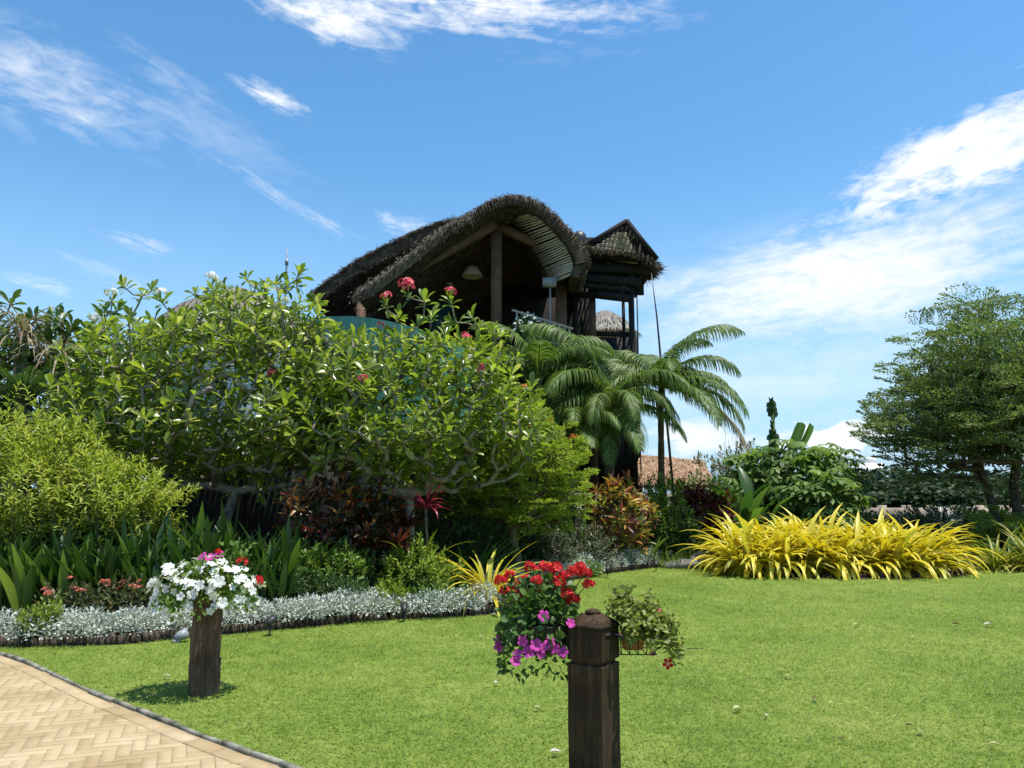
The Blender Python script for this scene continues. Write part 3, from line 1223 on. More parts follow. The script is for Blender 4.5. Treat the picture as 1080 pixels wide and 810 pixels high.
def tower_post(px0, px1, y0, y1, D, mat='burnt', nm='post'):
    q = MB()
    a, b = P(px0, y0, D), P(px1, y1, D)
    q.box(((a[0] + b[0]) / 2, D, (a[2] + b[2]) / 2), (b[0] - a[0], (b[0] - a[0]) * .9, a[2] - b[2]))
    return q.build(nm, M[mat], tower, offset=TO)


tower_post(662, 673, 268, 520, 22.0)
tower_post(655, 663, 280, 520, 22.5)
tower_post(672, 676, 300, 520, 22.6)
tower_post(604, 612, 285, 520, 22.2)
tower_post(612, 618, 290, 520, 23.0)
tower_post(598, 603, 300, 520, 23.6)
tower_post(621, 631, 312, 520, 22.3, 'beam')
q = MB()
a, b = P(598, 356, 24.6), P(676, 520, 24.6)
q.box(((a[0] + b[0]) / 2, 24.6, (a[2] + b[2]) / 2), (b[0] - a[0], .1, a[2] - b[2]))
q.build('base_wall', M['burnt'], tower, offset=TO)
for (x0, y0, x1, y1, w_, D_) in ((604, 292, 676, 298, .22, 21.9), (604, 300, 665, 306, .12, 21.9), (604, 311, 665, 312, .16, 22.1), (630, 311, 664, 315, .2, 21.8), (606, 268, 690, 274, .2, 21.8), (606, 282, 686, 284, .26, 21.9), (630, 352, 664, 353, .12, 22.2)):
    q = MB()
    q.beam(P(x0, y0, D_), P(x1, y1, D_), .14, w_)
    q.build('cross_beam', M['burnt'], tower, offset=TO)
q = MB()                                         # boarded upper box
for k, px in enumerate(np.linspace(612, 680, 24)):
    a, b = P(px, 257 + 1.5 * math.sin(k * 2.1), 22.1), P(px, 299 + 3 * math.sin(k * 1.3), 22.1)
    q.box(((a[0]), 22.1 + .02 * (k % 3), (a[2] + b[2]) / 2), (.088, .05, a[2] - b[2]))
for k in range(10):
    px = 680
    a, b = P(px, 258, 22.1), P(px, 300, 22.1)
    q.box((a[0], 22.2 + k * .2, (a[2] + b[2]) / 2 + .05), (.05, .19, a[2] - b[2] - .1))
a, b = P(612, 258, 24), P(680, 300, 24)
q.box(((a[0] + b[0]) / 2, 24.2, (a[2] + b[2]) / 2), (b[0] - a[0], .06, a[2] - b[2] + .6))
q.build('upper_boarding', M['burnt'], tower, offset=TO)
q = MB()                                          # dark shed wall to the left of the opening
for k, px in enumerate(np.linspace(592, 620, 14)):
    a, b = P(px, 296, 23.4), P(px, 420, 23.4)
    q.box((a[0], 23.4 + .03 * (k % 2), (a[2] + b[2]) / 2), (.068, .05, a[2] - b[2]))
q.build('lower_boarding', M['burnt'], tower, offset=TO)
# skeleton gable roof: ridge runs back, slats show through worn thatch
apx, apb = P(661, 233, 21.3), P(655, 247, 24.5)
lft, lfb = P(613, 262, 21.6), P(617, 268, 24.5)
rgt, rgb_ = P(692, 272, 21.3), P(686, 276, 24.5)
q = MB()
for (t0, t1) in ((apx, lft), (apx, rgt)):
    q.beam(t0, t0 + (t1 - t0) * 1.03, .09, .12)
q.beam(apx, apb, .1, .1)
for t in np.linspace(.12, .98, 8):
    q.beam(apx + (rgt - apx) * t, apb + (rgb_ - apb) * t, .05, .06)
for t in np.linspace(.1, 1, 7):
    q.beam(apx + (apb - apx) * t, rgt + (rgb_ - rgt) * t, .05, .05)
for t in np.linspace(.1, .98, 9):
    q.beam(apx + (lft - apx) * t, apb + (lfb - apb) * t, .045, .05)
for t in np.linspace(.2, 1, 5):
    q.beam(apx + (apb - apx) * t, lft + (lfb - lft) * t, .045, .05)
q.build('roof_frame', M['burnt'], tower, offset=TO)
q = MB()
# inner pale thatch panel hung under the front gable
A = np.array([apx * (1 - t) + lft * t for t in np.linspace(.16, 1, 10)]) + [0, .5, -.06]
B = np.array([apx * (1 - t) + (rgt * .8 + lft * .2) * t for t in np.linspace(.16, .98, 10)]) + [0, .5, -.06]
fringe(q, (A + B) / 2, 150, .26, .025, [.9, -.1, -.3], .35, 22, .14)
q.build('roof_thatch', M['straw_tan'], tower, offset=TO)
q = MB()
for i in range(10):
    for sub_ in (0, .5):
        j = min(i + sub_, 9)
        i0, f = int(j), j - int(j)
        i1 = min(i0 + 1, 9)
        pa, pb_ = A[i0] * (1 - f) + A[i1] * f, B[i0] * (1 - f) + B[i1] * f
        q.beam(pa + [0, 0, random.uniform(-.02, .02)], pb_ + [0, 0, random.uniform(-.03, .03)], .03, .055)
q.build('slats', M['bamboo'], tower, offset=TO)
q = MB()
sk = profile([(612, 256, 21.6), (625, 262, 21.4), (645, 264, 21.3), (665, 266, 21.3), (682, 275, 21.6), (688, 284, 22.4), (676, 292, 22.8)], 0, 6)
fringe(q, sk, 1200, .16, .02, [0, -.2, -.5], .4, 23, .035)
fringe(q, sk[24:], 700, .3, .024, [.7, -.1, -.3], .3, 24, .07)
sk2 = sk + [.05, .9, .05]
loft(q, sk, sk2, 4, jit=.03)
q.build('thatch_skirt', M['straw'], tower, offset=TO)
q = MB()
q.lathe(P(611, 249, 23) - TO, [(.0, .16), (.1, .14), (.2, .05), (.24, -.1), (.18, -.4), (.16, -.6)], 10)
q.build('finial', M['metal_dark'], tower)

# pale conical thatched hut seen through the tower
hut = thing('thatched_hut', 'small pale conical thatched hut seen through the gap in the black tower', 'hut', P(642, 560, 33) * [1, 1, 0])
q = MB()
ap = P(641, 327, 33)
rz = P(641, 352, 33)[2]
prof = [(1.35, rz), (1.2, rz + .1), (.8, rz + (ap[2] - rz) * .55), (.35, rz + (ap[2] - rz) * .85), (.02, ap[2])]
q.lathe((0, 0, 0), prof, 20)
g = np.random.default_rng(5)
n = 1600
tt, aa = g.random(n) ** .6, g.uniform(0, 2 * math.pi, n)
rad = np.interp(tt, [0, 1], [.05, 1.4])
zz = np.interp(rad, [p[0] for p in prof[::-1]], [p[1] for p in prof[::-1]])
q.leaves(SMALL, np.stack([rad * np.cos(aa), rad * np.sin(aa), zz + .03], -1), np.stack([np.cos(aa), np.sin(aa), -.7 + 0 * aa], -1), [0, 0, 1] + 0 * rdir(n), .35, .04)
q.build('roof', M['straw_grey'], hut)
for k in range(6):
    q = MB()
    a = k * math.pi / 3
    q.box((1.05 * math.cos(a), 1.05 * math.sin(a), rz / 2), (.12, .12, rz))
    q.build('post', M['beam'], hut)

# lower thatched pavilion behind the palm trunk
pav = thing('thatched_pavilion', 'low brown thatched pavilion roof behind the slim palm trunk', 'pavilion', P(715, 560, 24) * [1, 1, 0])
PO = np.array(pav.location)
q = MB()
e0, e1, r0, r1 = P(668, 506, 22.5), P(752, 512, 22.5), P(676, 480, 25), P(742, 486, 25)
A = np.linspace(e0, e1, 14)
B = np.linspace(r0, r1, 14)
loft(q, A, B, 8, jit=.03)
loft(q, B, np.linspace(P(668, 506, 27.5), P(752, 510, 27.5), 14), 4)
fringe(q, A, 1200, .3, .035, [0, -.6, -.6], .35, 31, .06)
n = 3400
tt, uu = g.random(n), g.random(n) * 13
ii = np.minimum(uu.astype(int), 12)
ff = (uu - ii)[:, None]
pa, pb_ = A[ii] * (1 - ff) + A[ii + 1] * ff, B[ii] * (1 - ff) + B[ii + 1] * ff
dn = unit(pa - pb_)
q.leaves(SMALL, pa + (pb_ - pa) * tt[:, None] + [0, 0, .03], unit(dn + g.normal(0, .10, (n, 3))), unit(np.cross(dn, [-1, 0, 0]) * np.sign(np.cross(dn, [-1, 0, 0])[:, 2:3]) + g.normal(0, .15, (n, 3))), g.uniform(.25, .5, n), .05)
tm = leafmat('brown_thatch_straw', [(.16, .10, .06), (.25, .155, .09), (.33, .21, .13), (.40, .28, .19)], None, 0.1, 0.85, 0.15)
q.build('roof', tm, pav, offset=PO)
for px in (672, 700, 748):
    q = MB()
    a = P(px, 508, 22.9)
    q.box((a[0], 22.9, a[2] / 2), (.14, .14, a[2]))
    q.build('post', M['beam'], pav, offset=PO)

# grey conical thatch behind the white frangipani, with its white wall
g = np.random.default_rng(6)
cone = thing('round_house', 'grey conical thatched house with white walls behind the white frangipani', 'house', P(225, 560, 19) * [1, 1, 0])
q = MB()
za, ze = P(240, 303, 19)[2], P(240, 356, 19)[2]
xo = P(252, 300, 19)[0] - cone.location.x
prof = [(2.15, ze), (1.9, ze + .15), (1.25, ze + (za - ze) * .55), (.5, ze + (za - ze) * .86), (.03, za)]
q.lathe((xo, 0, 0), prof, 26)
n = 4200
tt, aa = g.random(n) ** .6, g.uniform(0, 2 * math.pi, n)
rad = np.interp(tt, [0, 1], [.05, 2.2])
zz = np.interp(rad, [p[0] for p in prof[::-1]], [p[1] for p in prof[::-1]])
q.leaves(SMALL, np.stack([rad * np.cos(aa) + xo, rad * np.sin(aa), zz + .03], -1), np.stack([np.cos(aa), np.sin(aa), -.75 + 0 * aa], -1), [0, 0, 1] + 0 * rdir(n), .4, .045)
q.build('roof', M['straw_grey'], cone)
q = MB()
q.lathe((xo, 0, 0), [(1.75, 0), (1.75, ze + .1)], 26)
q.build('wall', M['white_paint'], cone)
wx = thing('white_annex', 'small white rendered annex glimpsed through the left frangipani', 'building', P(193, 560, 18) * [1, 1, 0])
q = MB()
a, b = P(172, 345, 18), P(206, 375, 18)
q.box((0, 0, a[2] / 2), (b[0] - a[0], 1.2, a[2]))
q.build('wall', M['white_paint'], wx)
q = MB()
q.box((0, -.02, a[2] + .06), (b[0] - a[0] + .2, 1.4, .12))
q.build('roof', M['metal_grey'], wx)

# low shed with a grey shingle eave under the frangipani
shed = thing('garden_shed', 'low dark shed with a weathered grey shingle eave under the white frangipani', 'shed', (P(215, 560, 15.4)[0], 15.4, 0))
q = MB()
a, b, c, d = P(100, 487, 14.2), P(330, 487, 14.2), P(108, 452, 16.2), P(322, 452, 16.2)
so = np.array([shed.location.x, shed.location.y, 0])
rows = 7
for k in range(rows):
    t0, t1 = k / rows, (k + 1.25) / rows
    L0, R0 = a + (c - a) * t0, b + (d - b) * t0
    L1, R1 = a + (c - a) * t1, b + (d - b) * t1
    m = 34
    for j in range(m):
        u0, u1 = j / m + .002, (j + 1) / m - .002
        lift = np.array([0, 0, .012 * k * 0 + .03 + random.uniform(0, .012)])
        q.add(np.array([L0 + (R0 - L0) * u0 + lift, L0 + (R0 - L0) * u1 + lift, L1 + (R1 - L1) * u1, L1 + (R1 - L1) * u0]) - so, np.array([[0, 1, 2, 3]]))
M['shingle'] = leafmat('grey_shingle', [(.13, .115, .095), (.24, .22, .19), (.36, .335, .3)], None, 0.0, 0.85, 0.2)
q.build('roof', M['shingle'], shed)
q = MB()
q.beam(a - so + [0, .04, -.08], b - so + [0, .04, -.08], .06, .12)
for t in (.02, .35, .68, .98):
    p_ = a + (b - a) * t - so
    q.box((p_[0], p_[1] + .2, p_[2] / 2), (.11, .11, p_[2]))
q.build('eave_frame', M['wall_dark'], shed)
q = MB()
p0, p1 = a - so, b - so
q.box(((p0[0] + p1[0]) / 2, 1.0, p0[2] / 2 + .1), (p1[0] - p0[0], .12, p0[2] + .5))
q.build('wall', M['burnt'], shed)

# thin poles
q = MB()
a = P(303, 262, 24)
q.tube([(0, 0, 0), (0, 0, a[2] - .5), (0, 0, a[2])], [.035, .03, .012], 6)
q.tube([(0, 0, a[2] - .55), (0, 0, a[2] - .35)], .06, 6)
ld = q.build('lightning_rod', M['metal_grey'])
ld.location = (a[0], 24, 0)
props(ld, 'slim grey lightning rod rising into the sky left of the thatched roof', 'rod')
q = MB()
t_, b_ = P(687, 288, 20.5), P(697, 380, 20.5)
b0 = np.array([b_[0] + .35, 20.5, 0])
q.tube(np.array([b0, b_, (b_ + t_) / 2 + [.02, 0, 0], t_]) - b0, [.035, .03, .022, .008], 6)
pl = q.build('bamboo_pole', M['metal_dark'])
pl.location = tuple(b0)
props(pl, 'thin dark leaning pole rising above the palm fronds right of the tower', 'pole')

# ================================================================== PLANT BUILDERS
def skeleton(base, tips, first, seed=0, up=0.25, seg=0.35, horiz=0.5, lean=(0, 0)):
    """branches from a trunk to every tip; returns chains (lists of node ids), nodes, radii weights"""
    g = np.random.default_rng(seed)
    nodes = [np.array(base, float), np.array(base, float) + [lean[0] * .5, lean[1] * .5, first * .5], np.array(base, float) + [lean[0], lean[1], first]]
    par = [-1, 0, 1]
    chains = [[0, 1, 2]]
    tips = np.asarray(tips, float)
    order = np.argsort(np.linalg.norm(tips - nodes[2], axis=1))
    ends = []
    for ti in order:
        t = tips[ti]
        arr = np.array(nodes[2:])
        dv = t - arr
        dist = np.linalg.norm(dv, axis=1)
        cost = dist + 1.1 * np.maximum(0, arr[:, 2] - t[2] + .08) + .12 * np.linalg.norm(arr - nodes[2], axis=1)
        j = int(np.argmin(cost)) + 2
        a = nodes[j]
        n = max(2, int(dist[j - 2] / seg) + 1)
        ctrl = a * (1 - horiz) + t * horiz
        ctrl[2] = a[2] + (t[2] - a[2]) * (horiz - up)
        ctrl = ctrl + g.normal(0, .05, 3)
        ch = [j]
        prev = j
        for k in range(1, n + 1):
            u = k / n
            p = a * (1 - u) ** 2 + ctrl * 2 * u * (1 - u) + t * u * u
            if k < n:
                p = p + g.normal(0, .02, 3)
            nodes.append(p)
            par.append(prev)
            prev = len(nodes) - 1
            ch.append(prev)
        chains.append(ch)
        ends.append((prev, ti))
    w = np.zeros(len(nodes))
    for e, _ in ends:
        w[e] = 1
    for i in range(len(nodes) - 1, 0, -1):
        w[par[i]] += w[i]
    N_ = np.array(nodes)
    dirs = np.zeros((len(tips), 3))
    for e, ti in ends:
        dirs[ti] = unit(N_[e] - N_[par[e]])
    return chains, N_, w, dirs


def branch_mesh(mb, chains, N_, w, r0, power=.45, rmax=1.0, sides=5, mi=0):
    for ch in chains:
        pts = N_[ch]
        r = np.minimum(r0 * np.maximum(w[ch], 1) ** power, rmax)
        if len(ch) > 1 and ch[0] != 0:
            r[0] = r[1]
        mb.tube(pts, r, sides if r.max() < .05 else 8, mi, cap=False)


def rosette(mb, tips, dirs, k, L, W, tm=OBOV, open_=(0.25, 1.25), mi=0, seed=0, drop=.0):
    """k leaves in a whorl round each tip"""
    g = np.random.default_rng(seed)
    n = len(tips)
    a0 = g.uniform(0, 6.28, n)[:, None]
    kk = np.arange(k)[None, :]
    az = a0 + kk * 2.39996 + g.normal(0, .15, (n, k))
    spread = open_[0] + (open_[1] - open_[0]) * (kk / max(1, k - 1)) + g.normal(0, .14, (n, k))
    ax = unit(dirs * [1, 1, 1] + [0, 0, .35])
    e1 = unit(np.cross(ax, [.31, .73, .2]))
    e2 = np.cross(ax, e1)
    rad = e1[:, None, :] * np.cos(az)[..., None] + e2[:, None, :] * np.sin(az)[..., None]
    d = ax[:, None, :] * np.cos(spread)[..., None] + rad * np.sin(spread)[..., None]
    d[..., 2] -= drop
    d = unit(d)
    nr = ax[:, None, :] * np.sin(spread)[..., None] - rad * np.cos(spread)[..., None] + g.normal(0, .35, (n, k, 3))
    nr = nr + np.array([0, 0, .4])
    pos = tips[:, None, :] - ax[:, None, :] * (kk / k * .09)[..., None] + d * .01
    ll = g.uniform(.55, 1.25, (n, k)) * np.broadcast_to(np.asarray(L, float).reshape(-1, 1), (n, 1))
    mb.leaves(tm, pos.reshape(-1, 3), d.reshape(-1, 3), nr.reshape(-1, 3), ll.ravel(), (ll * (W / np.mean(L)) * g.uniform(.85, 1.15, (n, k))).ravel(), mi)


def dome_tips(n, rx, ry, z0, zc, zt, seed, lump=.12, shell=.55, front=0.0):
    """points in an uneven dome: bottom z0, widest zc, top zt"""
    g = np.random.default_rng(seed)
    d = rdir(n * 2, -1, 1, g)
    r = shell + (1 - shell) * g.random(n * 2) ** .6
    az = np.arctan2(d[:, 1], d[:, 0])
    lumpf = 1 + lump * (np.sin(az * 3 + seed) + .7 * np.sin(az * 5 + 2 * seed + d[:, 2] * 4) + .6 * np.sin(d[:, 2] * 7 + seed))
    p = d * r[:, None] * lumpf[:, None]
    z = np.where(p[:, 2] > 0, zc + p[:, 2] * (zt - zc), zc + p[:, 2] * (zc - z0))
    q = np.stack([p[:, 0] * rx, p[:, 1] * ry, z], -1)
    return q[:n]


def poisson_thin(p, dmin):
    keep = []
    for i in range(len(p)):
        if all((np.linalg.norm(p[i] - p[j]) > dmin) for j in keep):
            keep.append(i)
    return p[keep]


def blooms_part(name, mb_fn, parent, mat):
    q = MB()
    mb_fn(q)
    return q.build(name, mat, parent)


def frangipani(name, label, loc, tips, first, seed, mat, clusters, Lf=.26, k=10, r0=.016, lean=(0, 0), bark='bark_grey', group=None, petal_mat=None):
    root = thing(name, label, 'tree', loc, 0, group)
    chains, N_, w, dirs = skeleton((0, 0, 0), tips, first, seed, up=.22, seg=.4, lean=lean)
    q = MB()
    branch_mesh(q, chains, N_, w, r0, .36, .075)
    q.build('trunk', M[bark], root, smooth=True)
    g = np.random.default_rng(seed + 1)
    q = MB()
    rosette(q, np.asarray(tips), dirs, k, g.uniform(.8, 1.2, len(tips)) * Lf, Lf * .36, OBOV, (.35, 1.55), 0, seed)
    q.build('crown', mat, root)
    for (pos, n, rad, pm) in clusters:
        q = MB()
        c = rdir(n, -.1, 1, g) * rad * g.uniform(.6, 1, n)[:, None]
        q.leaves(BLOOM, c, unit(np.cross(unit(c), rdir(n, -1, 1, g))), unit(c + [0, 0, .02]), .075, .075)
        q.leaves(SMALL, np.zeros((4, 3)) - [0, 0, .05], rdir(4, .5, 1, g), rdir(4), .12, .012)
        fo = q.build('flower_cluster', M[pm], root)
        fo.location = tuple(pos)
    return root


def sprig_shrub(name, label, cat, loc, rx, ry, zt, n, k, L, W, mat, seed, tm=SMALLF, z0=.05, zc=None, shell=.5, lump=.1, open_=(.2, 1.2),
                sprig=.16, stems='twig', group=None, r0=.006, drop=.1, stem_n=60, part='foliage', upbias=.5, build_root=True):
    root = thing(name, label, cat, loc, 0, group)
    zc = zc if zc is not None else z0 + (zt - z0) * .4
    tips = dome_tips(n, rx, ry, z0, zc, zt, seed, lump, shell)
    g = np.random.default_rng(seed + 11)
    c = np.array([0, 0, z0])
    out = unit(unit(tips - c) + [0, 0, upbias] + g.normal(0, .25, (n, 3)))
    q = MB()
    # each sprig is a short twig carrying k leaves in a spiral
    kk = np.arange(k)
    t = (kk / max(1, k - 1))[None, :, None]
    pos = tips[:, None, :] - out[:, None, :] * sprig * (1 - t)
    az = g.uniform(0, 6.28, n)[:, None] + kk[None, :] * 2.4
    e1 = unit(np.cross(out, [.3, .8, .1]))
    e2 = np.cross(out, e1)
    rad = e1[:, None, :] * np.cos(az)[..., None] + e2[:, None, :] * np.sin(az)[..., None]
    op = (open_[1] + (open_[0] - open_[1]) * t[..., 0])[..., None] + g.normal(0, .2, (n, k, 1))
    d = out[:, None, :] * np.cos(op) + rad * np.sin(op)
    d[..., 2] -= drop
    nr = out[:, None, :] * np.sin(op) - rad * np.cos(op) + g.normal(0, .3, (n, k, 3)) + [0, 0, .35]
    ll = g.uniform(.65, 1.2, n * k) * L
    q.leaves(tm, pos.reshape(-1, 3), d.reshape(-1, 3), nr.reshape(-1, 3), ll, ll * W / L)
    q.build(part, mat, root)
    if stems and stem_n:
        q = MB()
        sel = g.choice(n, min(stem_n, n), replace=False)
        for i in sel:
            b = np.array([tips[i, 0] * .12, tips[i, 1] * .12, 0])
            m_ = b * .45 + tips[i] * .55 + np.array([tips[i, 0] * .08, tips[i, 1] * .08, -.04 * zt])
            u = np.linspace(0, 1, 5)[:, None]
            q.tube(b * (1 - u) ** 2 + m_ * 2 * u * (1 - u) + tips[i] * u * u, np.linspace(r0 * 1.8, r0 * .7, 5), 4, cap=False)
        q.build('stems', M[stems], root)
    return root


def strap_plant(name, label, cat, loc, n, L, W, mat, seed, group=None, el=(.5, 1.5), droop=(.9, 2.1), spread=.12, segs=6, z0=0.0, fold=.25, belly=.35, part='leaves', rotz=0, tip=.06, power=1.4):
    g = np.random.default_rng(seed)
    root = thing(name, label, cat, loc, rotz, group)
    q = MB()
    az = g.uniform(0, 2 * math.pi, n)
    e = g.uniform(el[0], el[1], n)
    base = np.stack([np.cos(az), np.sin(az), 0 * az], -1) * (g.random(n)[:, None] * spread)
    base[:, 2] = z0
    ll = g.uniform(.6, 1.1, n) * L
    q.blades(base, az + g.normal(0, .3, n), e, ll, g.uniform(.7, 1.15, n) * W, g.uniform(droop[0], droop[1], n) * (1.15 - .35 * (e - el[0]) / (el[1] - el[0] + 1e-6)), segs, fold, power, tip=tip, belly=belly)
    q.build(part, mat, root)
    return root


def frond(mb_leaf, mb_stem, base, az, el, L, droop, lw=.03, ll=.5, n=46, seed=0, hang=.9, power=1.3, mi=0, twist=0.0):
    """pinnate palm frond: arching rachis with two rows of hanging leaflets"""
    g = np.random.default_rng(seed)
    s = np.linspace(0, 1, 24)
    ang = el - droop * s ** power
    ds = L / 23
    h = np.concatenate([[0], np.cumsum(np.cos((ang[1:] + ang[:-1]) / 2) * ds)])
    v = np.concatenate([[0], np.cumsum(np.sin((ang[1:] + ang[:-1]) / 2) * ds)])
    hx = np.array([math.cos(az), math.sin(az), 0])
    pts = np.asarray(base) + h[:, None] * hx + v[:, None] * np.array([0, 0, 1.0])
    mb_stem.tube(pts, np.linspace(.028, .006, 24), 5, mi, cap=False)
    t = np.linspace(.12, .995, n)
    i = np.minimum((t * 23).astype(int), 22)
    f = (t * 23 - i)[:, None]
    c = pts[i] * (1 - f) + pts[i + 1] * f
    td = unit(pts[i + 1] - pts[i])
    side = np.array([-math.sin(az), math.cos(az), 0.0])
    nrm = unit(np.cross(td, side))
    nrm = nrm * np.sign(nrm[:, 2:3] + 1e-6)
    leaf_l = ll * np.clip(np.sin(np.pi * (t * .86 + .12)) ** .55, .25, 1)
    for sg in (-1, 1):
        d0 = unit(side * sg * (.95) + td * (.45 + .6 * t[:, None]) + nrm * .35 + g.normal(0, .06, (n, 3)))
        # integrate each leaflet as a strip that sags
        k = 6
        P_ = [c]
        cur, dd = c.copy(), d0.copy()
        for q_ in range(k):
            dd = unit(dd + np.array([0, 0, -1.0]) * hang * (.10 + .14 * q_) + g.normal(0, .015, (n, 3)))
            cur = cur + dd * (leaf_l / k)[:, None]
            P_.append(cur.copy())
        P_ = np.array(P_).transpose(1, 0, 2)
        wprof = np.array([.55, .95, 1, .9, .7, .42, .06]) * lw / 2
        sd = unit(np.cross(np.gradient(P_, axis=1), nrm[:, None, :] + 1e-4))
        wv = unit(td[:, None, :] * .8 + sd * 0)            # leaflet width lies along the rachis
        wv = wv - np.gradient(P_, axis=1) * 0
        A = P_ + wv * wprof[None, :, None]
        B = P_ - wv * wprof[None, :, None]
        V = np.stack([A, B], 2)
        kk = k + 1
        fq = np.array([[2 * a, 2 * a + 1, 2 * a + 3, 2 * a + 2] for a in range(k)])
        off = (np.arange(n) * kk * 2)[:, None, None]
        mb_leaf.add(V.reshape(-1, 3), (fq[None] + off).reshape(-1, 4), mi)
    return pts


# ================================================================== TREES AND SHRUBS
D1 = 12.6
base1 = P(222, 600, D1) * [1, 1, 0]
tp = dome_tips(2500, 2.55, 1.65, 1.75, 2.85, 5.1, 3, .11, .5)
# an extra arm reaching up to the left
arm = np.array([P(px, py, D1 + dy) - base1 for px, py, dy in ((118, 318, -.2), (130, 302, 0), (150, 312, .2), (170, 318, -.1), (138, 335, .3), (100, 345, 0), (92, 370, .2), (160, 306, .4), (205, 310, -.3))])
t1 = poisson_thin(np.vstack([arm, tp]), .205)
t1 = t1[(t1[:, 0] > -2.6) & (t1[:, 0] < 2.75)]


def pix(w):
    """photograph pixel of world points"""
    q_ = w - np.array([0, 0, CAM_H])
    c, s = math.cos(PITCH), math.sin(PITCH)
    dep = q_[:, 1] * c + q_[:, 2] * s
    return 540 + FPX * q_[:, 0] / dep, 405 - FPX * (q_[:, 2] * c - q_[:, 1] * s) / dep


px_, py_ = pix(t1 + base1)
isarm1 = np.array([np.min(np.linalg.norm(arm - t_, axis=1)) < 1e-6 for t_ in t1])
t1 = t1[isarm1 | ~((px_ < 215) & (py_ < 334 + .12 * (165 - px_)))]
px_, py_ = pix(t1 + base1)
t1 = t1[~((px_ > 340) & (py_ < 346 + .1 * (px_ - 340)))]        # this crown leans away from the terrace


def near_tip(tips, base, px, py):
    """tip that shows closest to a pixel: a flower head sits on a real twig end"""
    w = tips + base
    s_ = np.stack([w[:, 0] / w[:, 1], w[:, 2]], -1)
    tgt = P(px, py, float(base[1]))
    dd = np.abs(w[:, 0] - tgt[0] * w[:, 1] / base[1]) + np.abs(w[:, 2] - tgt[2]) + .25 * np.maximum(0, w[:, 1] - base[1] + .4)
    return tips[int(np.argmin(dd))]


cl = [(near_tip(t1, base1, *p_) + [0, -.05, .13], n_, .11, 'petal_white') for p_, n_ in (((212, 292), 16), ((104, 323), 14), ((100, 338), 14), ((178, 322), 14), ((228, 377), 16), ((248, 475), 12), ((300, 345), 10))]
cl.append((near_tip(t1, base1, 281, 414) + [0, -.1, .1], 10, .09, 'petal_pink'))
frangipani('frangipani_tree', 'broad white flowered frangipani tree with open grey branches above the garden shed', base1, t1, .8, 21, M['frang'], cl, .205, 10, .011)

D2 = 12.2
base2 = P(432, 600, D2) * [1, 1, 0]
tp = dome_tips(1800, 1.95, 1.45, 1.75, 2.55, 4.35, 8, .12, .5)
arm = np.array([P(px, py, D2 + dy) - base2 for px, py, dy in ((430, 312, -.1), (448, 318, .1), (408, 322, 0), (475, 318, .1), (498, 334, -.1), (505, 345, .2), (455, 335, -.3), (480, 340, .3), (420, 335, .3), (520, 350, 0), (440, 345, .2), (470, 352, -.3), (360, 350, .2), (340, 345, 0), (540, 395, .1), (560, 410, 0), (545, 425, -.2))])
t2 = poisson_thin(np.vstack([arm, tp]), .2)
t2 = t2[(t2[:, 0] > -2.2) & (t2[:, 0] < 2.1)]
px_, py_ = pix(t2 + base2)
isarm = np.array([np.min(np.linalg.norm(arm - t_, axis=1)) < 1e-6 for t_ in t2])
t2 = t2[isarm | ~((px_ > 350) & (px_ < 515) & (py_ < 354 + .1 * (px_ - 440)))]
cl = [(near_tip(t2, base2, *p_) + [0, -.1, .12], n_, r_, 'petal_pink') for p_, n_, r_ in (((430, 312), 26, .16), ((410, 318), 12, .10), ((484, 318), 12, .10), ((400, 340), 6, .07), ((490, 372), 8, .08), ((505, 405), 8, .08), ((378, 430), 6, .07))]
frangipani('frangipani_tree', 'pink flowered frangipani tree in front of the turquoise parapet of the house', base2, t2, .7, 33, M['frang'], cl, .20, 10, .011)

# darker tree at the left edge
D3 = 15.0
base3 = P(40, 600, D3) * [1, 1, 0]
tp = np.vstack([dome_tips(700, 2.5, 1.8, 2.2, 3.4, 5.2, 14, .08, .4)])
t3 = poisson_thin(tp, .28)
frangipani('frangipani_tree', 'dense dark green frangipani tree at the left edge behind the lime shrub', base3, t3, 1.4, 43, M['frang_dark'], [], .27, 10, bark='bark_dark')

# tan dead-frond palms and cycads below it
M['dead_frond'] = leafmat('dead_frond', [(.15, .12, .075), (.28, .23, .15), (.4, .34, .24)], None, .15, .8, .15)
M['palm'] = leafmat('palm_leaflet', [(.05, .095, .02), (.10, .165, .03), (.165, .235, .05), (.25, .30, .09)], [0, .45, .85, 1], .34, .5, .3, 1.6)
M['cycad'] = leafmat('cycad_leaflet', [(.05, .11, .022), (.09, .17, .035)], None, .25, .4, .45)
for (px, py, lab, sd) in ((10, 425, 'green cycad with a stiff fan of fronds at the left edge', 3), (62, 455, 'pale cycad half hidden between dead fronds and the lime shrub', 9)):
    D = 13.4
    b = P(px, 600, D) * [1, 1, 0]
    zc = P(px, py, D)[2]
    cy = thing('cycad', lab, 'cycad', b)
    ql, qs, qt = MB(), MB(), MB()
    for k in range(20):
        frond(ql, qs, (0, 0, zc), k * 2.4 + sd, random.uniform(.5, 1.3), random.uniform(.8, 1.0), random.uniform(.5, 1.1), .013, .19, 34, k + sd, .12)
    ql.build('fronds', M['cycad'], cy)
    qs.build('stalks', M['stem_green'], cy)
    qt.tube([(0, 0, 0), (.02, 0, zc * .5), (0, 0, zc)], [.16, .14, .13], 9)
    qt.build('trunk', M['bark_dark'], cy)
D = 14.2
b = P(44, 600, D) * [1, 1, 0]
dp = thing('dry_palm', 'palm trunk hung with tan dead fronds behind the cycads', 'palm', b)
ql, qt = MB(), MB()
zc = P(44, 378, D)[2]
n = 120
az = rng.uniform(0, 6.28, n)
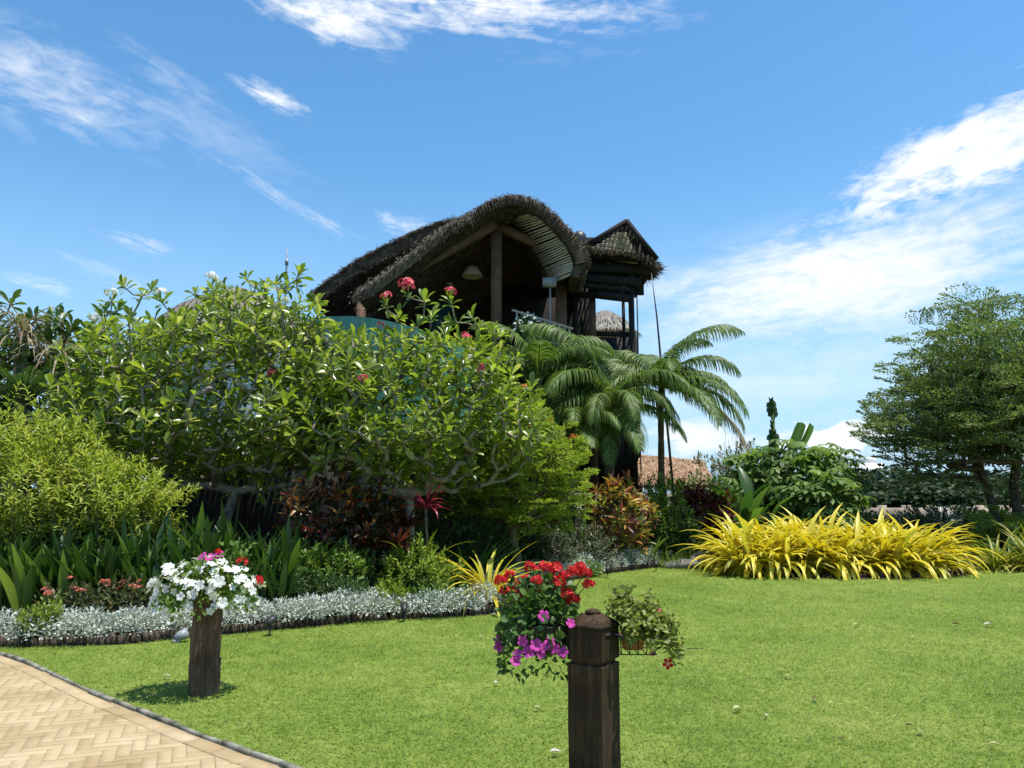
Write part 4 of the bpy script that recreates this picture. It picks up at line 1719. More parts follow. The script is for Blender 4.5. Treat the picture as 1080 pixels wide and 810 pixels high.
ql.blades(np.stack([.1 * np.cos(az), .1 * np.sin(az), zc + rng.uniform(-.5, .3, n)], -1), az, rng.uniform(-.9, .9, n), rng.uniform(.7, 1.5, n), .035, rng.uniform(.8, 1.8, n), 6, .2)
ql.build('dead_fronds', M['dead_frond'], dp)
qt.tube([(0, 0, 0), (.03, 0, zc * .5), (0, 0, zc)], [.13, .11, .1], 9)
qt.build('trunk', M['bark_grey'], dp)
b = P(2, 600, 14.0) * [1, 1, 0]
zc2 = P(2, 350, 14.0)[2]
dp2 = thing('dry_palm', 'tan drooping dead fronds at the far left edge above the cycad', 'palm', b)
ql, qt = MB(), MB()
ql.blades(np.stack([.1 * np.cos(az), .1 * np.sin(az), zc2 + rng.uniform(-.3, .2, n)], -1), az, rng.uniform(-.7, 1.0, n), rng.uniform(.6, 1.2, n), .035, rng.uniform(.9, 1.9, n), 6, .2)
ql.build('dead_fronds', M['dead_frond'], dp2)
qt.tube([(0, 0, 0), (.03, 0, zc2 * .5), (0, 0, zc2)], [.13, .11, .1], 9)
qt.build('trunk', M['bark_grey'], dp2)

# lime, fine leaved shrubs on the left
M['lime'] = leafmat('lime_leaf', [(.18, .235, .03), (.29, .35, .045), (.38, .43, .07), (.45, .43, .13)], [0, .4, .85, 1], .35, .5, .35, 1.5, patch=.25, patch_scale=2.5)
sprig_shrub('lime_shrub', 'tall lime green fine leaved shrub at the left edge', 'shrub', P(25, 620, 10.4) * [1, 1, 0], 1.15, .8, 2.68, 950, 12, .105, .026, M['lime'], 51, LANCE, .7, 1.7, .4, .2, (.3, 1.35), .22, drop=.12)
sprig_shrub('lime_shrub', 'lower lime green shrub leaning right towards the broad lily leaves', 'shrub', P(112, 620, 10.6) * [1, 1, 0], .85, .7, 2.12, 640, 12, .105, .026, M['lime'], 57, LANCE, .9, 1.5, .4, .2, (.3, 1.35), .22, drop=.12)

# orange flowered peacock shrub
M['feather'] = leafmat('feathery_leaflet', [(.12, .175, .02), (.20, .27, .03), (.28, .35, .045), (.35, .37, .07)], [0, .4, .85, 1], .4, .5, .3, 1.5)


def feather_shrub(name, label, loc, tips, seed, mat, first=.4, leafl=.30, n_leaf=9, flat=.25, size=.035, bark='twig', flowers=None, r0=.006, cat='shrub', lean=(0, 0), wide=.42, part='crown', rmax=.1, nrand=.3):
    """tips carry bipinnate, flat sprays of tiny leaflets"""
    root = thing(name, label, cat, loc)
    g = np.random.default_rng(seed)
    tips = np.asarray(tips)
    chains, N_, w, dirs = skeleton((0, 0, 0), tips, first, seed, up=.12, seg=.35, lean=lean)
    q = MB()
    branch_mesh(q, chains, N_, w, r0, .45, rmax)
    q.build('trunk', M[bark], root, smooth=True)
    q = MB()
    n = len(tips)
    ax = unit(dirs * [1, 1, flat] + [0, 0, .12] + g.normal(0, nrand * .5, (n, 3)))
    for f in range(3):
        yaw = (f - 1) * .8 + g.normal(0, .2, n)
        dx = np.stack([ax[:, 0] * np.cos(yaw) - ax[:, 1] * np.sin(yaw), ax[:, 0] * np.sin(yaw) + ax[:, 1] * np.cos(yaw), ax[:, 2] + g.normal(0, .18, n)], -1)
        dx = unit(dx)
        sd = unit(np.cross(dx, [0, 0, 1.0]))
        up_ = np.cross(sd, dx)
        for k in range(n_leaf):
            t = (k + .5) / n_leaf
            c = tips + dx * (leafl * t)[..., None] if np.ndim(leafl) else tips + dx * leafl * t
            c = c + np.array([0, 0, -.10 * leafl * t * t * 4 * .5])
            reach = wide * leafl * math.sin(math.pi * (.2 + .75 * t))
            for sg in (-1, 1):
                for m_ in (.3, .65, 1.0):
                    p = c + sd * (sg * reach * m_) + dx * (reach * .35 * m_) + g.normal(0, .006, (n, 3))
                    dd = unit(dx * .7 + sd * sg * .6 + g.normal(0, .25, (n, 3)))
                    nr = up_ + g.normal(0, nrand, (n, 3))
                    q.leaves(SMALL, p, dd, nr, g.uniform(.8, 1.3, n) * size * 1.35, size * .62)
    q.build(part, mat, root)
    for (pos, nb, rad, pm) in (flowers or []):
        q = MB()
        c = rdir(nb, 0, 1, g) * rad * g.uniform(.4, 1, nb)[:, None]
        q.leaves(BLOOM, c, rdir(nb, -1, 1, g), unit(c), .05, .05)
        fo = q.build('flower_cluster', M[pm], root)
        fo.location = tuple(pos)
    return root


base4 = P(545, 600, 13.7) * [1, 1, 0]
tp = dome_tips(800, 1.3, 1.1, 1.0, 1.8, 3.3, 18, .1, .5)
tp = tp + np.stack([np.zeros(len(tp)), 0 * tp[:, 0], 0.0 - .12 * np.maximum(0, tp[:, 0])], -1)
t4 = poisson_thin(tp, .155)
fl_ = [(near_tip(t4, base4, *p_) + [0, -.12, .12], 12, .09, 'petal_orange') for p_ in ((576, 416), (590, 437), (578, 453), (610, 468), (548, 470), (560, 462), (520, 385), (510, 372), (530, 430), (545, 480), (570, 466))]
fl_.append((near_tip(t4, base4, 566, 405) + [0, -.1, .1], 8, .07, 'petal_white'))
feather_shrub('peacock_flower_shrub', 'lime feathery shrub with orange flowers beside the palm fronds', base4, t4, 61, M['feather'], .5, .26, 7, .7, .042, flowers=fl_, nrand=.5)

# palms
M['palm_stalk'] = plainmat('palm_stalk', [(.1, .14, .04), (.2, .24, .09)], .5, .4, 6, .05)


def palm(name, label, loc, crown, fronds, trunk_r=.09, ll=.78, lw=.036, dead=()):
    root = thing(name, label, 'palm', loc)
    z = crown - np.asarray(loc)
    q = MB()
    u = np.linspace(0, 1, 14)[:, None]
    pts = z * u + np.array([0, 0, 0]) + np.stack([.05 * np.sin(u[:, 0] * 3), 0 * u[:, 0], 0 * u[:, 0]], -1) * (1 - u)
    q.tube(pts, trunk_r * (1 + .06 * np.cos(np.arange(14) * 3.1)) * np.linspace(1.25, .9, 14), 10)
    q.build('trunk', M['bark_dark'], root, smooth=True)
    for k, (az, el, L, dr) in enumerate(fronds):
        ql, qs = MB(), MB()
        frond(ql, qs, z, R(az), R(el), L, R(dr), lw, ll * L / 2.5, 76, k + 5, .95)
        fo = ql.build('frond', M['dead_frond'] if k in dead else M['palm'], root)
        qs.build('rachis', M['palm_stalk'], fo)
        if k in dead:
            fo['label'] = 'dry brown hanging frond'
    return root


pb = P(695, 560, 18.8) * [1, 1, 0]
palm('palm_tree', 'slim trunked palm with arching fronds standing right of the tower', pb, P(697, 408, 18.8),
     [(8, 76, 2.9, 95), (0, 58, 2.3, 110), (-15, 38, 2.1, 115), (-35, 20, 2.5, 95), (-60, 5, 2.4, 80), (-20, -12, 2.6, 60), (-8, 8, 2.4, 85),
      (100, 70, 2.0, 90), (150, 72, 2.2, 110), (178, 48, 2.2, 110), (200, 30, 2.3, 120), (235, 15, 2.0, 100), (25, 80, 2.2, 95), (50, 50, 2.3, 105), (-90, 40, 1.8, 120), (270, 60, 1.7, 120)],
     .075, dead=(5,))
pb2 = P(640, 560, 18.2) * [1, 1, 0]
palm('palm_tree', 'low broad palm with long drooping fronds between tower and croton', pb2, P(642, 428, 18.2),
     [(178, 60, 3.4, 105), (165, 82, 3.2, 85), (190, 35, 2.6, 120), (215, 25, 2.3, 110), (250, 30, 2.0, 115), (285, 35, 2.0, 120),
      (320, 40, 2.0, 115), (10, 60, 2.3, 110), (95, 78, 2.6, 80), (120, 66, 2.8, 100), (60, 72, 2.5, 95), (140, 82, 3.1, 80), (200, 5, 2.4, 75), (-20, 10, 2.1, 80), (240, -10, 2.2, 60), (285, -5, 2.2, 65), (180, -20, 2.2, 50), (225, 55, 2.6, 120), (330, 58, 2.5, 120), (262, -30, 1.9, 45), (30, 35, 2.5, 110)], .12)
pb4 = P(600, 560, 18.0) * [1, 1, 0]
palm('palm_tree', 'short bushy palm with arching fronds left of the croton below the tower', pb4, P(600, 456, 18.0),
     [(175, 70, 2.4, 100), (160, 50, 2.2, 110), (195, 35, 2.1, 105), (20, 68, 2.2, 105), (0, 45, 2.0, 110), (340, 35, 1.9, 105), (90, 80, 2.2, 80), (60, 65, 2.2, 95), (230, 45, 1.9, 110), (270, 50, 1.9, 110), (310, 48, 1.9, 110), (130, 74, 2.4, 90), (215, 70, 2.3, 105), (285, 15, 1.7, 70), (250, 10, 1.7, 70)], .1)
pb3 = P(560, 560, 18.0) * [1, 1, 0]
palm('palm_tree', 'young palm with upright fronds in front of the balcony railing', pb3, P(568, 408, 18.0),
     [(168, 86, 2.5, 95), (15, 80, 2.6, 125), (95, 80, 1.9, 60), (25, 72, 2.3, 120), (200, 62, 1.8, 100), (340, 66, 2.1, 100), (270, 70, 1.9, 100), (140, 70, 2.2, 80)], .08)

# big right-hand tree with feathery layered foliage
base5 = P(1060, 560, 21.0) * [1, 1, 0]
M['rain'] = leafmat('fine_dark_leaflet', [(.06, .10, .03), (.11, .165, .045), (.17, .225, .07), (.24, .28, .11)], [0, .4, .85, 1], .36, .5, .3, 1.5, patch=.2, patch_scale=.8)
tp = dome_tips(2400, 3.7, 3.2, 1.75, 3.5, 6.6, 27, .12, .3)
tp = tp * [1, 1, .975] + [.4, 0, 0]
tp = tp[~((np.hypot(tp[:, 0] - .2, tp[:, 1]) < 2.0) & (tp[:, 2] < 2.7))]
t5 = poisson_thin(tp, .36)
feather_shrub('shade_tree', 'large dark green feathery shade tree at the right edge of the lawn', base5, t5, 71, M['rain'], 2.0, .62, 8, 1.0, .066, 'bark_dark', None, .009, 'tree', (-.45, 0), .5, rmax=.10, nrand=1.0)
t6 = dome_tips(160, 2.0, 1.8, 2.6, 3.8, 5.6, 5, .07, .4)
base6 = P(1078, 560, 20.6) * [1, 1, 0]
feather_shrub('shade_tree', 'second darker trunk and crown crowding the shade tree at the right edge', base6, t6, 73, M['rain'], 1.7, .62, 8, .7, .078, 'bark_dark', None, .012, 'tree', (-.12, 0), .5, rmax=.15, nrand=.75)

# papaya and banana thicket
M['papaya'] = leafmat('papaya_leaf', [(.06, .12, .03), (.11, .185, .04), (.16, .24, .055), (.23, .31, .09)], [0, .4, .85, 1], .38, .5, .3, 1.6)
M['banana'] = leafmat('banana_leaf', [(.08, .17, .025), (.13, .24, .035)], None, .4, .35, .5, 1.5)
M['banana_dark'] = leafmat('dark_banana_leaf', [(.02, .05, .015), (.045, .09, .025)], None, .2, .4, .4, 1.3)


def papaya(label, px, D, top, spread, n, seed):
    b = P(px, 560, D) * [1, 1, 0]
    root = thing('papaya_plant', label, 'plant', b, 0, 'papaya plants behind the yellow bed')
    g = np.random.default_rng(seed)
    zt = P(px, top, D)[2]
    tips = dome_tips(n, spread, spread * .8, .5, zt * .55, zt - .1, seed, .1, .45)
    c0 = np.array([0, 0, zt * .6])
    q = MB()
    d = unit(unit(tips - c0) * [1, 1, .3] + [0, 0, -.15] + g.normal(0, .25, (n, 3)))
    nr = unit([0, 0, 1] + .5 * unit(tips - c0) + g.normal(0, .15, (n, 3)))
    s_ = g.uniform(.28, .46, n)
    q.leaves(PALMATE, tips, d, nr, s_, s_)
    q.build('foliage', M['papaya'], root)
    q = MB()
    for i in range(n):
        a = np.array([tips[i, 0] * .3, tips[i, 1] * .3, min(tips[i, 2], zt * .75) * .9])
        q.tube([a, (a + tips[i]) / 2 + [0, 0, .06], tips[i]], [.016, .013, .01], 5, cap=False)
    for k in range(3):
        x, y = g.uniform(-.35, .35, 2) * spread
        q.tube([(x * .5, y * .5, 0), (x, y, zt * .45), (x * 1.1, y * 1.1, zt * .8)], [.075, .06, .04], 8)
    q.build('stems', M['stem_green'], root)
    return root


papaya('papaya plant with large lobed leaves in the centre of the thicket behind the yellow bed', 843, 22.5, 456, 1.5, 300, 3)
papaya('tall papaya plant at the right end of the thicket beside the white tower block', 884, 23.5, 466, 1.05, 170, 5)
papaya('papaya plant at the left of the thicket below the rolled banana leaf', 800, 23.0, 468, 1.2, 190, 8)
papaya('low papaya plant right behind the yellow leaves near the dark hedge', 870, 20.5, 490, 1.1, 170, 12)
bb = P(838, 560, 23.6) * [1, 1, 0]
bp_ = thing('banana_plant', 'banana plant with two upright bright green leaves above the papaya thicket', 'plant', bb)
q = MB()
z1 = P(838, 470, 23.6)[2]
OBLONG = tpl_oval(((0, .3), (.15, .46), (.45, .5), (.75, .5), (.93, .42)), .05, .3)
q.leaves(OBLONG, [(0.0, 0, z1 - .25), (.22, .05, z1 - .1)], [(.42, 0, 1), (.62, .1, 1)], [(-.25, -1, .3), (.6, -1, .2)], [1.05, .95], [.3, .25])
q.build('leaves', M['banana'], bp_)
q = MB()
q.tube([(0, 0, 0), (0, 0, z1 * .6), (.02, 0, z1)], [.13, .1, .05], 9)
q.build('stem', M['stem_green'], bp_)
bb = P(821, 560, 23.2) * [1, 1, 0]
b2_ = thing('banana_plant', 'banana plant with one dark tattered upright leaf left of the bright pair', 'plant', bb)
q = MB()
zt, z1 = P(821, 422, 23.2)[2], P(821, 475, 23.2)[2]
zz = np.linspace(z1, zt, 12)
g = np.random.default_rng(8)
for k, z in enumerate(zz):
    w_ = [.32, .3, .28, .34, .2, .10, .12, .1, .28, .3, .26, .1][k]
    q.leaves(OVAL, [(0.02 * math.sin(k), 0, z)] * 3, [(-1, g.uniform(-.3, .3), -.3), (1, g.uniform(-.3, .3), -.2), (-.4, -.5, .5)], [(g.uniform(-.4, .4), -1, .3)] * 3, [w_ * .7, w_ * .5, w_ * .6], .24)
q.build('leaves', M['banana_dark'], b2_)
q = MB()
q.tube([(0, 0, 0), (0, 0, z1), (.02, 0, zt)], [.1, .05, .014], 8)
q.build('stem', M['stem_green'], b2_)

# big-leaved plants left of the thicket
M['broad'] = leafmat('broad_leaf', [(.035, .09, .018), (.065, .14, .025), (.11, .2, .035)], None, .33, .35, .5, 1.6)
M['broad_shaded'] = leafmat('shaded_broad_leaf', [(.016, .045, .009), (.034, .08, .014), (.11, .19, .03)], [0, .72, 1], .3, .38, .45, 1.6)  # shade of the overhanging shrub and trees is put into this leaf colour


def broad_plant(name, label, loc, n, L, W, mat, seed, zst=.35, group=None, cat='plant', el=(.4, 1.3), droop=(.4, 1.2)):
    g = np.random.default_rng(seed)
    root = thing(name, label, cat, loc, 0, group)
    az = g.uniform(0, 6.28, n)
    ql, qs = MB(), MB()
    e = g.uniform(el[0], el[1], n)
    st_l = g.uniform(.5, 1, n) * zst
    top = np.stack([np.cos(az) * np.cos(e) * st_l + .05 * np.cos(az), np.sin(az) * np.cos(e) * st_l + .05 * np.sin(az), np.sin(e) * st_l + .02], -1)
    for i in range(n):
        qs.tube([(.03 * math.cos(az[i]), .03 * math.sin(az[i]), 0), top[i] * [.5, .5, .6], top[i]], [.016, .013, .01], 5, cap=False)
    ll = g.uniform(.6, 1.1, n) * L
    ql.blades(top, az, e, ll, ll * W / L, g.uniform(droop[0], droop[1], n), 7, .22, 1.3, tip=.04, belly=.42)
    ql.build('leaves', mat, root)
    qs.build('stalks', M['stem_green'], root)
    return root


for i, (px, D, n, L, W, zs, lab) in enumerate(((778, 19.8, 20, 1.2, .36, 1.3, 'big leaved banana clump left of the papaya behind the yellow bed'),
                                               (800, 20.5, 18, 1.1, .34, 1.4, 'big leaved clump in the shade below the papaya leaves'),
                                               (762, 21.0, 16, 1.2, .36, 1.5, 'tall big leaved clump right of the dry palm frond'))):
    broad_plant('broad_leaf_plant', lab, P(px, 560, D) * [1, 1, 0], n, L, W, M['broad'], 80 + i, zs)
M['bush_green_far'] = leafmat('mid_green_leaf', [(.04, .085, .018), (.08, .145, .03), (.13, .2, .045)], None, .33, .45, .4, 1.5)
# brownish flowering bush at the thicket's left top
M['brown_leaf'] = leafmat('brownish_leaf', [(.08, .10, .03), (.16, .15, .05), (.25, .17, .08)], None, .25, .5, .3)
sprig_shrub('brown_tipped_bush', 'brown tipped leafy bush left of the banana leaves behind the yellow bed', 'shrub', P(787, 560, 24.5) * [1, 1, 0], 1.5, .9, 3.25, 420, 10, .13, .05, M['brown_leaf'], 93, SMALLF, 1.0, 2.1, .5, .12)
sprig_shrub('dark_bush', 'dark green bush filling the gap between dry palm frond and papaya', 'shrub', P(745, 560, 20.5) * [1, 1, 0], 1.1, .8, 2.1, 420, 10, .13, .05, M['bush_green_far'], 95, SMALLF, .2, 1.1, .5, .12)

# yellow strap-leaved plants of the bed
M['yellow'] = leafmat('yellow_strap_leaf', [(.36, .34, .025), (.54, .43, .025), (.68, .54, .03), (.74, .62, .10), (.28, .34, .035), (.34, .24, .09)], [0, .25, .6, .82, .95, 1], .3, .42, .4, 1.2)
M['yellow_shade'] = leafmat('shaded_yellow_strap_leaf', [(.14, .18, .02), (.26, .27, .03), (.38, .34, .05)], None, .3, .42, .4, 1.2)  # darker copy of the yellow leaf: shade put into the colour
yel = []
g = np.random.default_rng(17)
spots = []
for px in np.linspace(776, 980, 12):
    spots.append((px + g.uniform(-5, 5), 15.7 + g.uniform(-.15, .2) + (.35 if px < 775 else 0), g.uniform(.88, 1.08) * (.72 if px < 785 else .78 if px > 965 else 1)))
for px in np.linspace(782, 975, 10):
    spots.append((px + g.uniform(-6, 6), 16.5 + g.uniform(-.2, .2), g.uniform(.95, 1.15)))
for px in np.linspace(780, 950, 8):
    spots.append((px + g.uniform(-6, 6), 17.3 + g.uniform(-.2, .2), g.uniform(.95, 1.15)))
protos = []
for v in range(3):
    protos.append(strap_plant('yellow_strap_plant', 'bright yellow strap leaved plant massed in the bed on the far lawn edge', 'plant', (0, 0, 0), 66, 1.42, .125, M['yellow'], 100 + v,
                              'yellow strap leaved plants in the far bed', (.45, 1.52), (1.0, 2.7), .24, 9))
for i, (px, D, s_) in enumerate(spots):
    o = P(px, 560, D) * [1, 1, 0]
    if i < 3:
        protos[i].location = tuple(o)
        protos[i].scale = (s_,) * 3
    else:
        copy_thing(protos[i % 3], o, g.uniform(0, 6.28), s_ * (1, 1, 1)[0])
for i, (px, D, s_, lab) in enumerate(((1048, 16.6, .9, 'yellow strap plant in shade darkened colour at the right edge under the tree'), (1086, 16.4, 1.0, 'yellow strap plant in shade darkened colour cut by the right edge of the picture'),
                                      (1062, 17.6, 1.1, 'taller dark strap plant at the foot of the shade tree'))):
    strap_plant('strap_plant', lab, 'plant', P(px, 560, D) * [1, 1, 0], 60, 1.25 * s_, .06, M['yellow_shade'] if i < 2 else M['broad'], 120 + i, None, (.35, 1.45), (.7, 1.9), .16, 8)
D = 19.5
b = P(1062, 560, D) * [1, 1, 0]
ar = thing('feather_palm_shrub', 'bright lime feather palm clump behind the tree trunks at the right edge', 'palm', b)
ql, qs = MB(), MB()
for k in range(16):
    frond(ql, qs, (random.uniform(-.5, .5), random.uniform(-.3, .3), .25), k * 2.4, random.uniform(.9, 1.4), random.uniform(1.1, 1.7), random.uniform(.8, 1.5), .03, .35, 34, 300 + k, .35)
M['lime_palm'] = leafmat('lime_palm_leaflet', [(.13, .2, .02), (.22, .3, .03), (.3, .34, .05)], None, .35, .4, .4)
ql.build('fronds', M['lime_palm'], ar)
qs.build('stalks', M['stem_green'], ar)

# single yellow plants nearer the camera
strap_plant('yellow_strap_plant', 'single yellow strap plant standing alone behind the silver border', 'plant', P(515, 600, 11.2) * [1, 1, 0], 48, 1.08, .055, M['yellow'], 131, None, (.35, 1.45), (.7, 2.0), .07, 8, z0=.12)
strap_plant('yellow_strap_plant', 'sparse yellow strap plant showing a few arching leaves above the lime bushes', 'plant', P(440, 600, 11.3) * [1, 1, 0], 9, 1.15, .04, M['yellow_shade'], 133, None, (.9, 1.45), (.6, 1.5), .07, 8, z0=.2)

# crotons
M['croton_dark'] = leafmat('dark_croton_leaf', [(.012, .02, .008), (.03, .035, .012), (.07, .018, .012), (.2, .04, .015), (.28, .14, .03), (.10, .12, .02)], [0, .3, .55, .78, .93, 1], .25, .35, .5, 1.2)
M['croton'] = leafmat('croton_leaf', [(.07, .04, .02), (.30, .07, .08), (.46, .19, .05), (.60, .45, .07), (.26, .29, .05), (.10, .13, .03)], [0, .25, .42, .62, .82, 1], .28, .35, .5, 1.2, patch=.25, patch_scale=2.2)
M['cordyline'] = leafmat('cordyline_leaf', [(.06, .012, .02), (.22, .02, .05), (.42, .04, .09)], None, .35, .35, .5, 1.3)
M['cordyline_dark'] = leafmat('dark_cordyline_leaf', [(.03, .01, .012), (.09, .02, .02), (.18, .05, .03)], None, .3, .35, .5, 1.2)


def croton(label, px, D, rx, ry, z0, zt, n, mat, seed, L=.2, W=.055, k=10):
    root = thing('croton_bush', label, 'shrub', P(px, 600, D) * [1, 1, 0])
    tips = poisson_thin(dome_tips(n, rx, ry, z0, z0 + (zt - z0) * .5, zt, seed, .12, .45), .13)
    ch, N_, w, dr = skeleton((0, 0, 0), tips, .2, seed, up=-.1, seg=.3)
    q = MB()
    branch_mesh(q, ch, N_, w, .006, .45, .05)
    q.build('stems', M['twig'], root)
    q = MB()
    rosette(q, tips, dr, k, L, W, LANCE, (.3, 1.4), 0, seed)
    q.build('foliage', mat, root)
    return root


croton('dark red and orange croton bush in the shade below the frangipani', 342, 11.2, .68, .45, .7, 1.78, 260, M['croton_dark'], 141, .15, .05)
croton('smaller dark croton bush under the peacock shrub branches', 395, 11.6, .45, .4, .7, 1.7, 120, M['croton_dark'], 143, .15, .05)
croton('multicoloured red and yellow croton bush at the foot of the palms', 652, 16.75, .72, .5, .3, 1.85, 330, M['croton'], 145, .22, .06)
croton('maroon croton bush under the dry hanging palm frond', 740, 19.2, .75, .5, .3, 1.75, 200, M['cordyline_dark'], 147, .28, .06)
for (px, D, z, mat, lab, sd) in ((448, 11.1, 1.62, 'cordyline', 'bright crimson cordyline rosette above the dark shaded bushes', 3), (430, 11.6, 1.35, 'cordyline_dark', 'dark bronze cordyline left of the crimson one', 5), (418, 11.0, 1.1, 'cordyline_dark', 'low bronze cordyline with pale leaf backs in deep shade', 7)):
    o = strap_plant('cordyline', lab, 'plant', P(px, 600, D) * [1, 1, 0], 24, .46, .055, M[mat], 150 + sd, None, (.2, 1.4), (.4, 1.5), .03, 6, z0=z - .25)
    q = MB()
    q.tube([(0, 0, 0), (.03, 0, z * .5), (0, 0, z - .2)], [.022, .018, .02], 6)
    q.build('stem', M['twig'], o)

# green bushes in the middle of the bed
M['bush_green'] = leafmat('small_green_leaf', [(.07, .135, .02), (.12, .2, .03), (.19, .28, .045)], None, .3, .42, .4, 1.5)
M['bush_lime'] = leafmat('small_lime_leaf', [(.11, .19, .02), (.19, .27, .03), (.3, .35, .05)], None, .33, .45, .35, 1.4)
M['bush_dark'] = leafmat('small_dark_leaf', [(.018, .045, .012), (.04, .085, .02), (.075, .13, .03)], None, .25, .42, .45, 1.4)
M['bush_grey'] = leafmat('grey_green_leaf', [(.05, .07, .035), (.11, .14, .07), (.22, .2, .13), (.3, .2, .16)], [0, .5, .9, 1], .2, .5, .35, 1.2)
M['ground_green'] = leafmat('ground_cover_leaf', [(.08, .15, .03), (.14, .22, .045), (.22, .3, .08)], None, .3, .5, .3, 1.3)
for (px, D, rx, ry, zt, n, mat, lab, sd, L, W) in (
        (322, 10.7, .50, .42, .98, 380, 'bush_green', 'mid green bush with a lit top left of the lime bushes', 1, .085, .035),
        (362, 10.9, .42, .4, .95, 330, 'bush_green', 'mid green bush between the croton and the lime bush', 2, .085, .035),
        (440, 11.0, .55, .42, .98, 460, 'bush_lime', 'lime green bush with the brightest leaves in the middle of the bed', 3, .085, .032),
        (410, 10.45, .26, .24, .46, 200, 'bush_lime', 'small round yellow green bush at the foot of the lime bush', 4, .07, .03),
        (462, 10.65, .5, .3, .42, 330, 'ground_green', 'low pale green bush spreading beside the silver border', 5, .07, .03),
        (270, 10.25, .5, .35, .75, 330, 'bush_dark', 'low dark bush with small leaves behind the white flower pot', 6, .07, .03),
        (300, 10.15, .55, .3, .6, 330, 'bush_dark', 'low sparse dark bush against the silver border', 7, .07, .028),
        (350, 10.35, .55, .3, .58, 330, 'bush_dark', 'low dark green bush in front of the croton', 8, .07, .028),
        (575, 15.0, .66, .5, .98, 460, 'bush_grey', 'grey green small leaved bush right of the yellow strap plant', 9, .07, .038),
        (618, 15.9, .6, .45, .98, 400, 'bush_grey', 'second grey green bush in front of the strap leaves', 10, .07, .038),
        (700, 18.0, .68, .5, 1.95, 560, 'bush_green', 'fresh green upright bush right of the multicoloured croton', 11, .11, .05),
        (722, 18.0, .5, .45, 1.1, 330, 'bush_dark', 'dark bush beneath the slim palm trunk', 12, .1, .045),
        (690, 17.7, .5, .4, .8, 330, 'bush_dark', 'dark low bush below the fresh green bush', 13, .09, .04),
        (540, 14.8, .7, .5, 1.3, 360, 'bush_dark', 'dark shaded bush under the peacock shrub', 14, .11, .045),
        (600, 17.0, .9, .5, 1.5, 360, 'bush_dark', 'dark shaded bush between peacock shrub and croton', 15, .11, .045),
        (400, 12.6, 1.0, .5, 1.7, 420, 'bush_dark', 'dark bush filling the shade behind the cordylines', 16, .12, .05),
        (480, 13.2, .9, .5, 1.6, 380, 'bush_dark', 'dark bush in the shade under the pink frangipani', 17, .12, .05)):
    sprig_shrub('leafy_bush', lab, 'shrub', P(px, 600, D) * [1, 1, 0], rx, ry, zt, n, 10, L, W, M[mat], 160 + sd, SMALLF, .04, None, .5, .12, (.3, 1.35), .14, stem_n=40)
sprig_shrub('creeper_patch', 'low bright green trailing plant behind the red geraniums', 'plant', P(590, 600, 15.3) * [1, 1, 0], .85, .5, .36, 420, 8, .09, .05, M['ground_green'], 191, SMALLF, .02, None, .4, .12, stem_n=30)
sprig_shrub('creeper_patch', 'low bright green leafy patch in front of the multicoloured croton', 'plant', P(642, 600, 17.0) * [1, 1, 0], .75, .45, .4, 380, 8, .09, .055, M['ground_green'], 193, SMALLF, .02, None, .4, .15, stem_n=30)
strap_plant('grassy_tuft', 'fine pale grass tuft behind the silver edging stones', 'grass tuft', P(705, 600, 17.3) * [1, 1, 0], 260, .55, .012, M['ground_green'], 195, None, (.6, 1.5), (.3, 1.4), .5, 5, fold=0)
strap_plant('grassy_tuft', 'fine pale grass tuft left of the yellow bed', 'grass tuft', P(728, 600, 17.8) * [1, 1, 0], 220, .5, .012, M['ground_green'], 197, None, (.6, 1.5), (.3, 1.4), .45, 5, fold=0)
# strap plants with dark upright leaves
for (px, D, L, lab, sd, mt) in ((492, 12.0, 1.15, 'tall dark green strap plant behind the single yellow plant', 1, 'broad'), (610, 16.4, 1.3, 'dark green strap leaved plant under the peacock shrub', 2, 'broad'),
                                (688, 17.6, .9, 'strap plant with one long bright arching leaf', 3, 'bush_green'), (735, 18.4, .95, 'upright dark strap plant under the dry frond', 4, 'broad')):
    strap_plant('strap_plant', lab, 'plant', P(px, 600, D) * [1, 1, 0], 16, L, .1, M[mt], 200 + sd, None, (1.0, 1.5), (.3, 1.1), .12, 7)

# tall broad lily leaves along the left
g = np.random.default_rng(23)
lil = [broad_plant('broad_leaf_lily', 'broad leaved lily with shade darkened leaf colour standing in the dense row behind the low flowers', (0, 0, 0), 15, .82, .10, M['broad_shaded'], 210 + v, .34, 'broad leaved lilies in a dense row', 'plant', (1.1, 1.56), (.05, .7)) for v in range(3)]
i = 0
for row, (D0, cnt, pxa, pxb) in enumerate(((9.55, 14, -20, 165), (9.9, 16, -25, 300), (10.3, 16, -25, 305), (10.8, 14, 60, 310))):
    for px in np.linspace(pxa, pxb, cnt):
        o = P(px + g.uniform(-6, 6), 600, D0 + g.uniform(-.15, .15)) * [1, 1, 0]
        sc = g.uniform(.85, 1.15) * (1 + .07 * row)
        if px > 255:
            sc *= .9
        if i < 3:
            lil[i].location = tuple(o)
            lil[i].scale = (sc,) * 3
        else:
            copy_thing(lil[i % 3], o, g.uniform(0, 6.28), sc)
        i += 1
lit = broad_plant('broad_leaf_lily', 'fresh light green lily with sunlit upright leaves at the left edge', P(28, 620, 9.3) * [1, 1, 0], 7, .95, .17, M['bush_green'], 217, .25, None, 'plant', (1.15, 1.5), (.1, .5))
broad_plant('broad_leaf_lily', 'light green lily leaning out left of the low red flowers', P(70, 620, 9.45) * [1, 1, 0], 6, .9, .15, M['bush_green'], 218, .25, None, 'plant', (1.0, 1.5), (.1, .5))
broad_plant('broad_leaf_lily', 'light green lily with long slanting leaf beside the frangipani stem', P(208, 620, 10.9) * [1, 1, 0], 6, 1.15, .16, M['bush_green'], 219, .55, None, 'plant', (1.0, 1.5), (.1, .5))

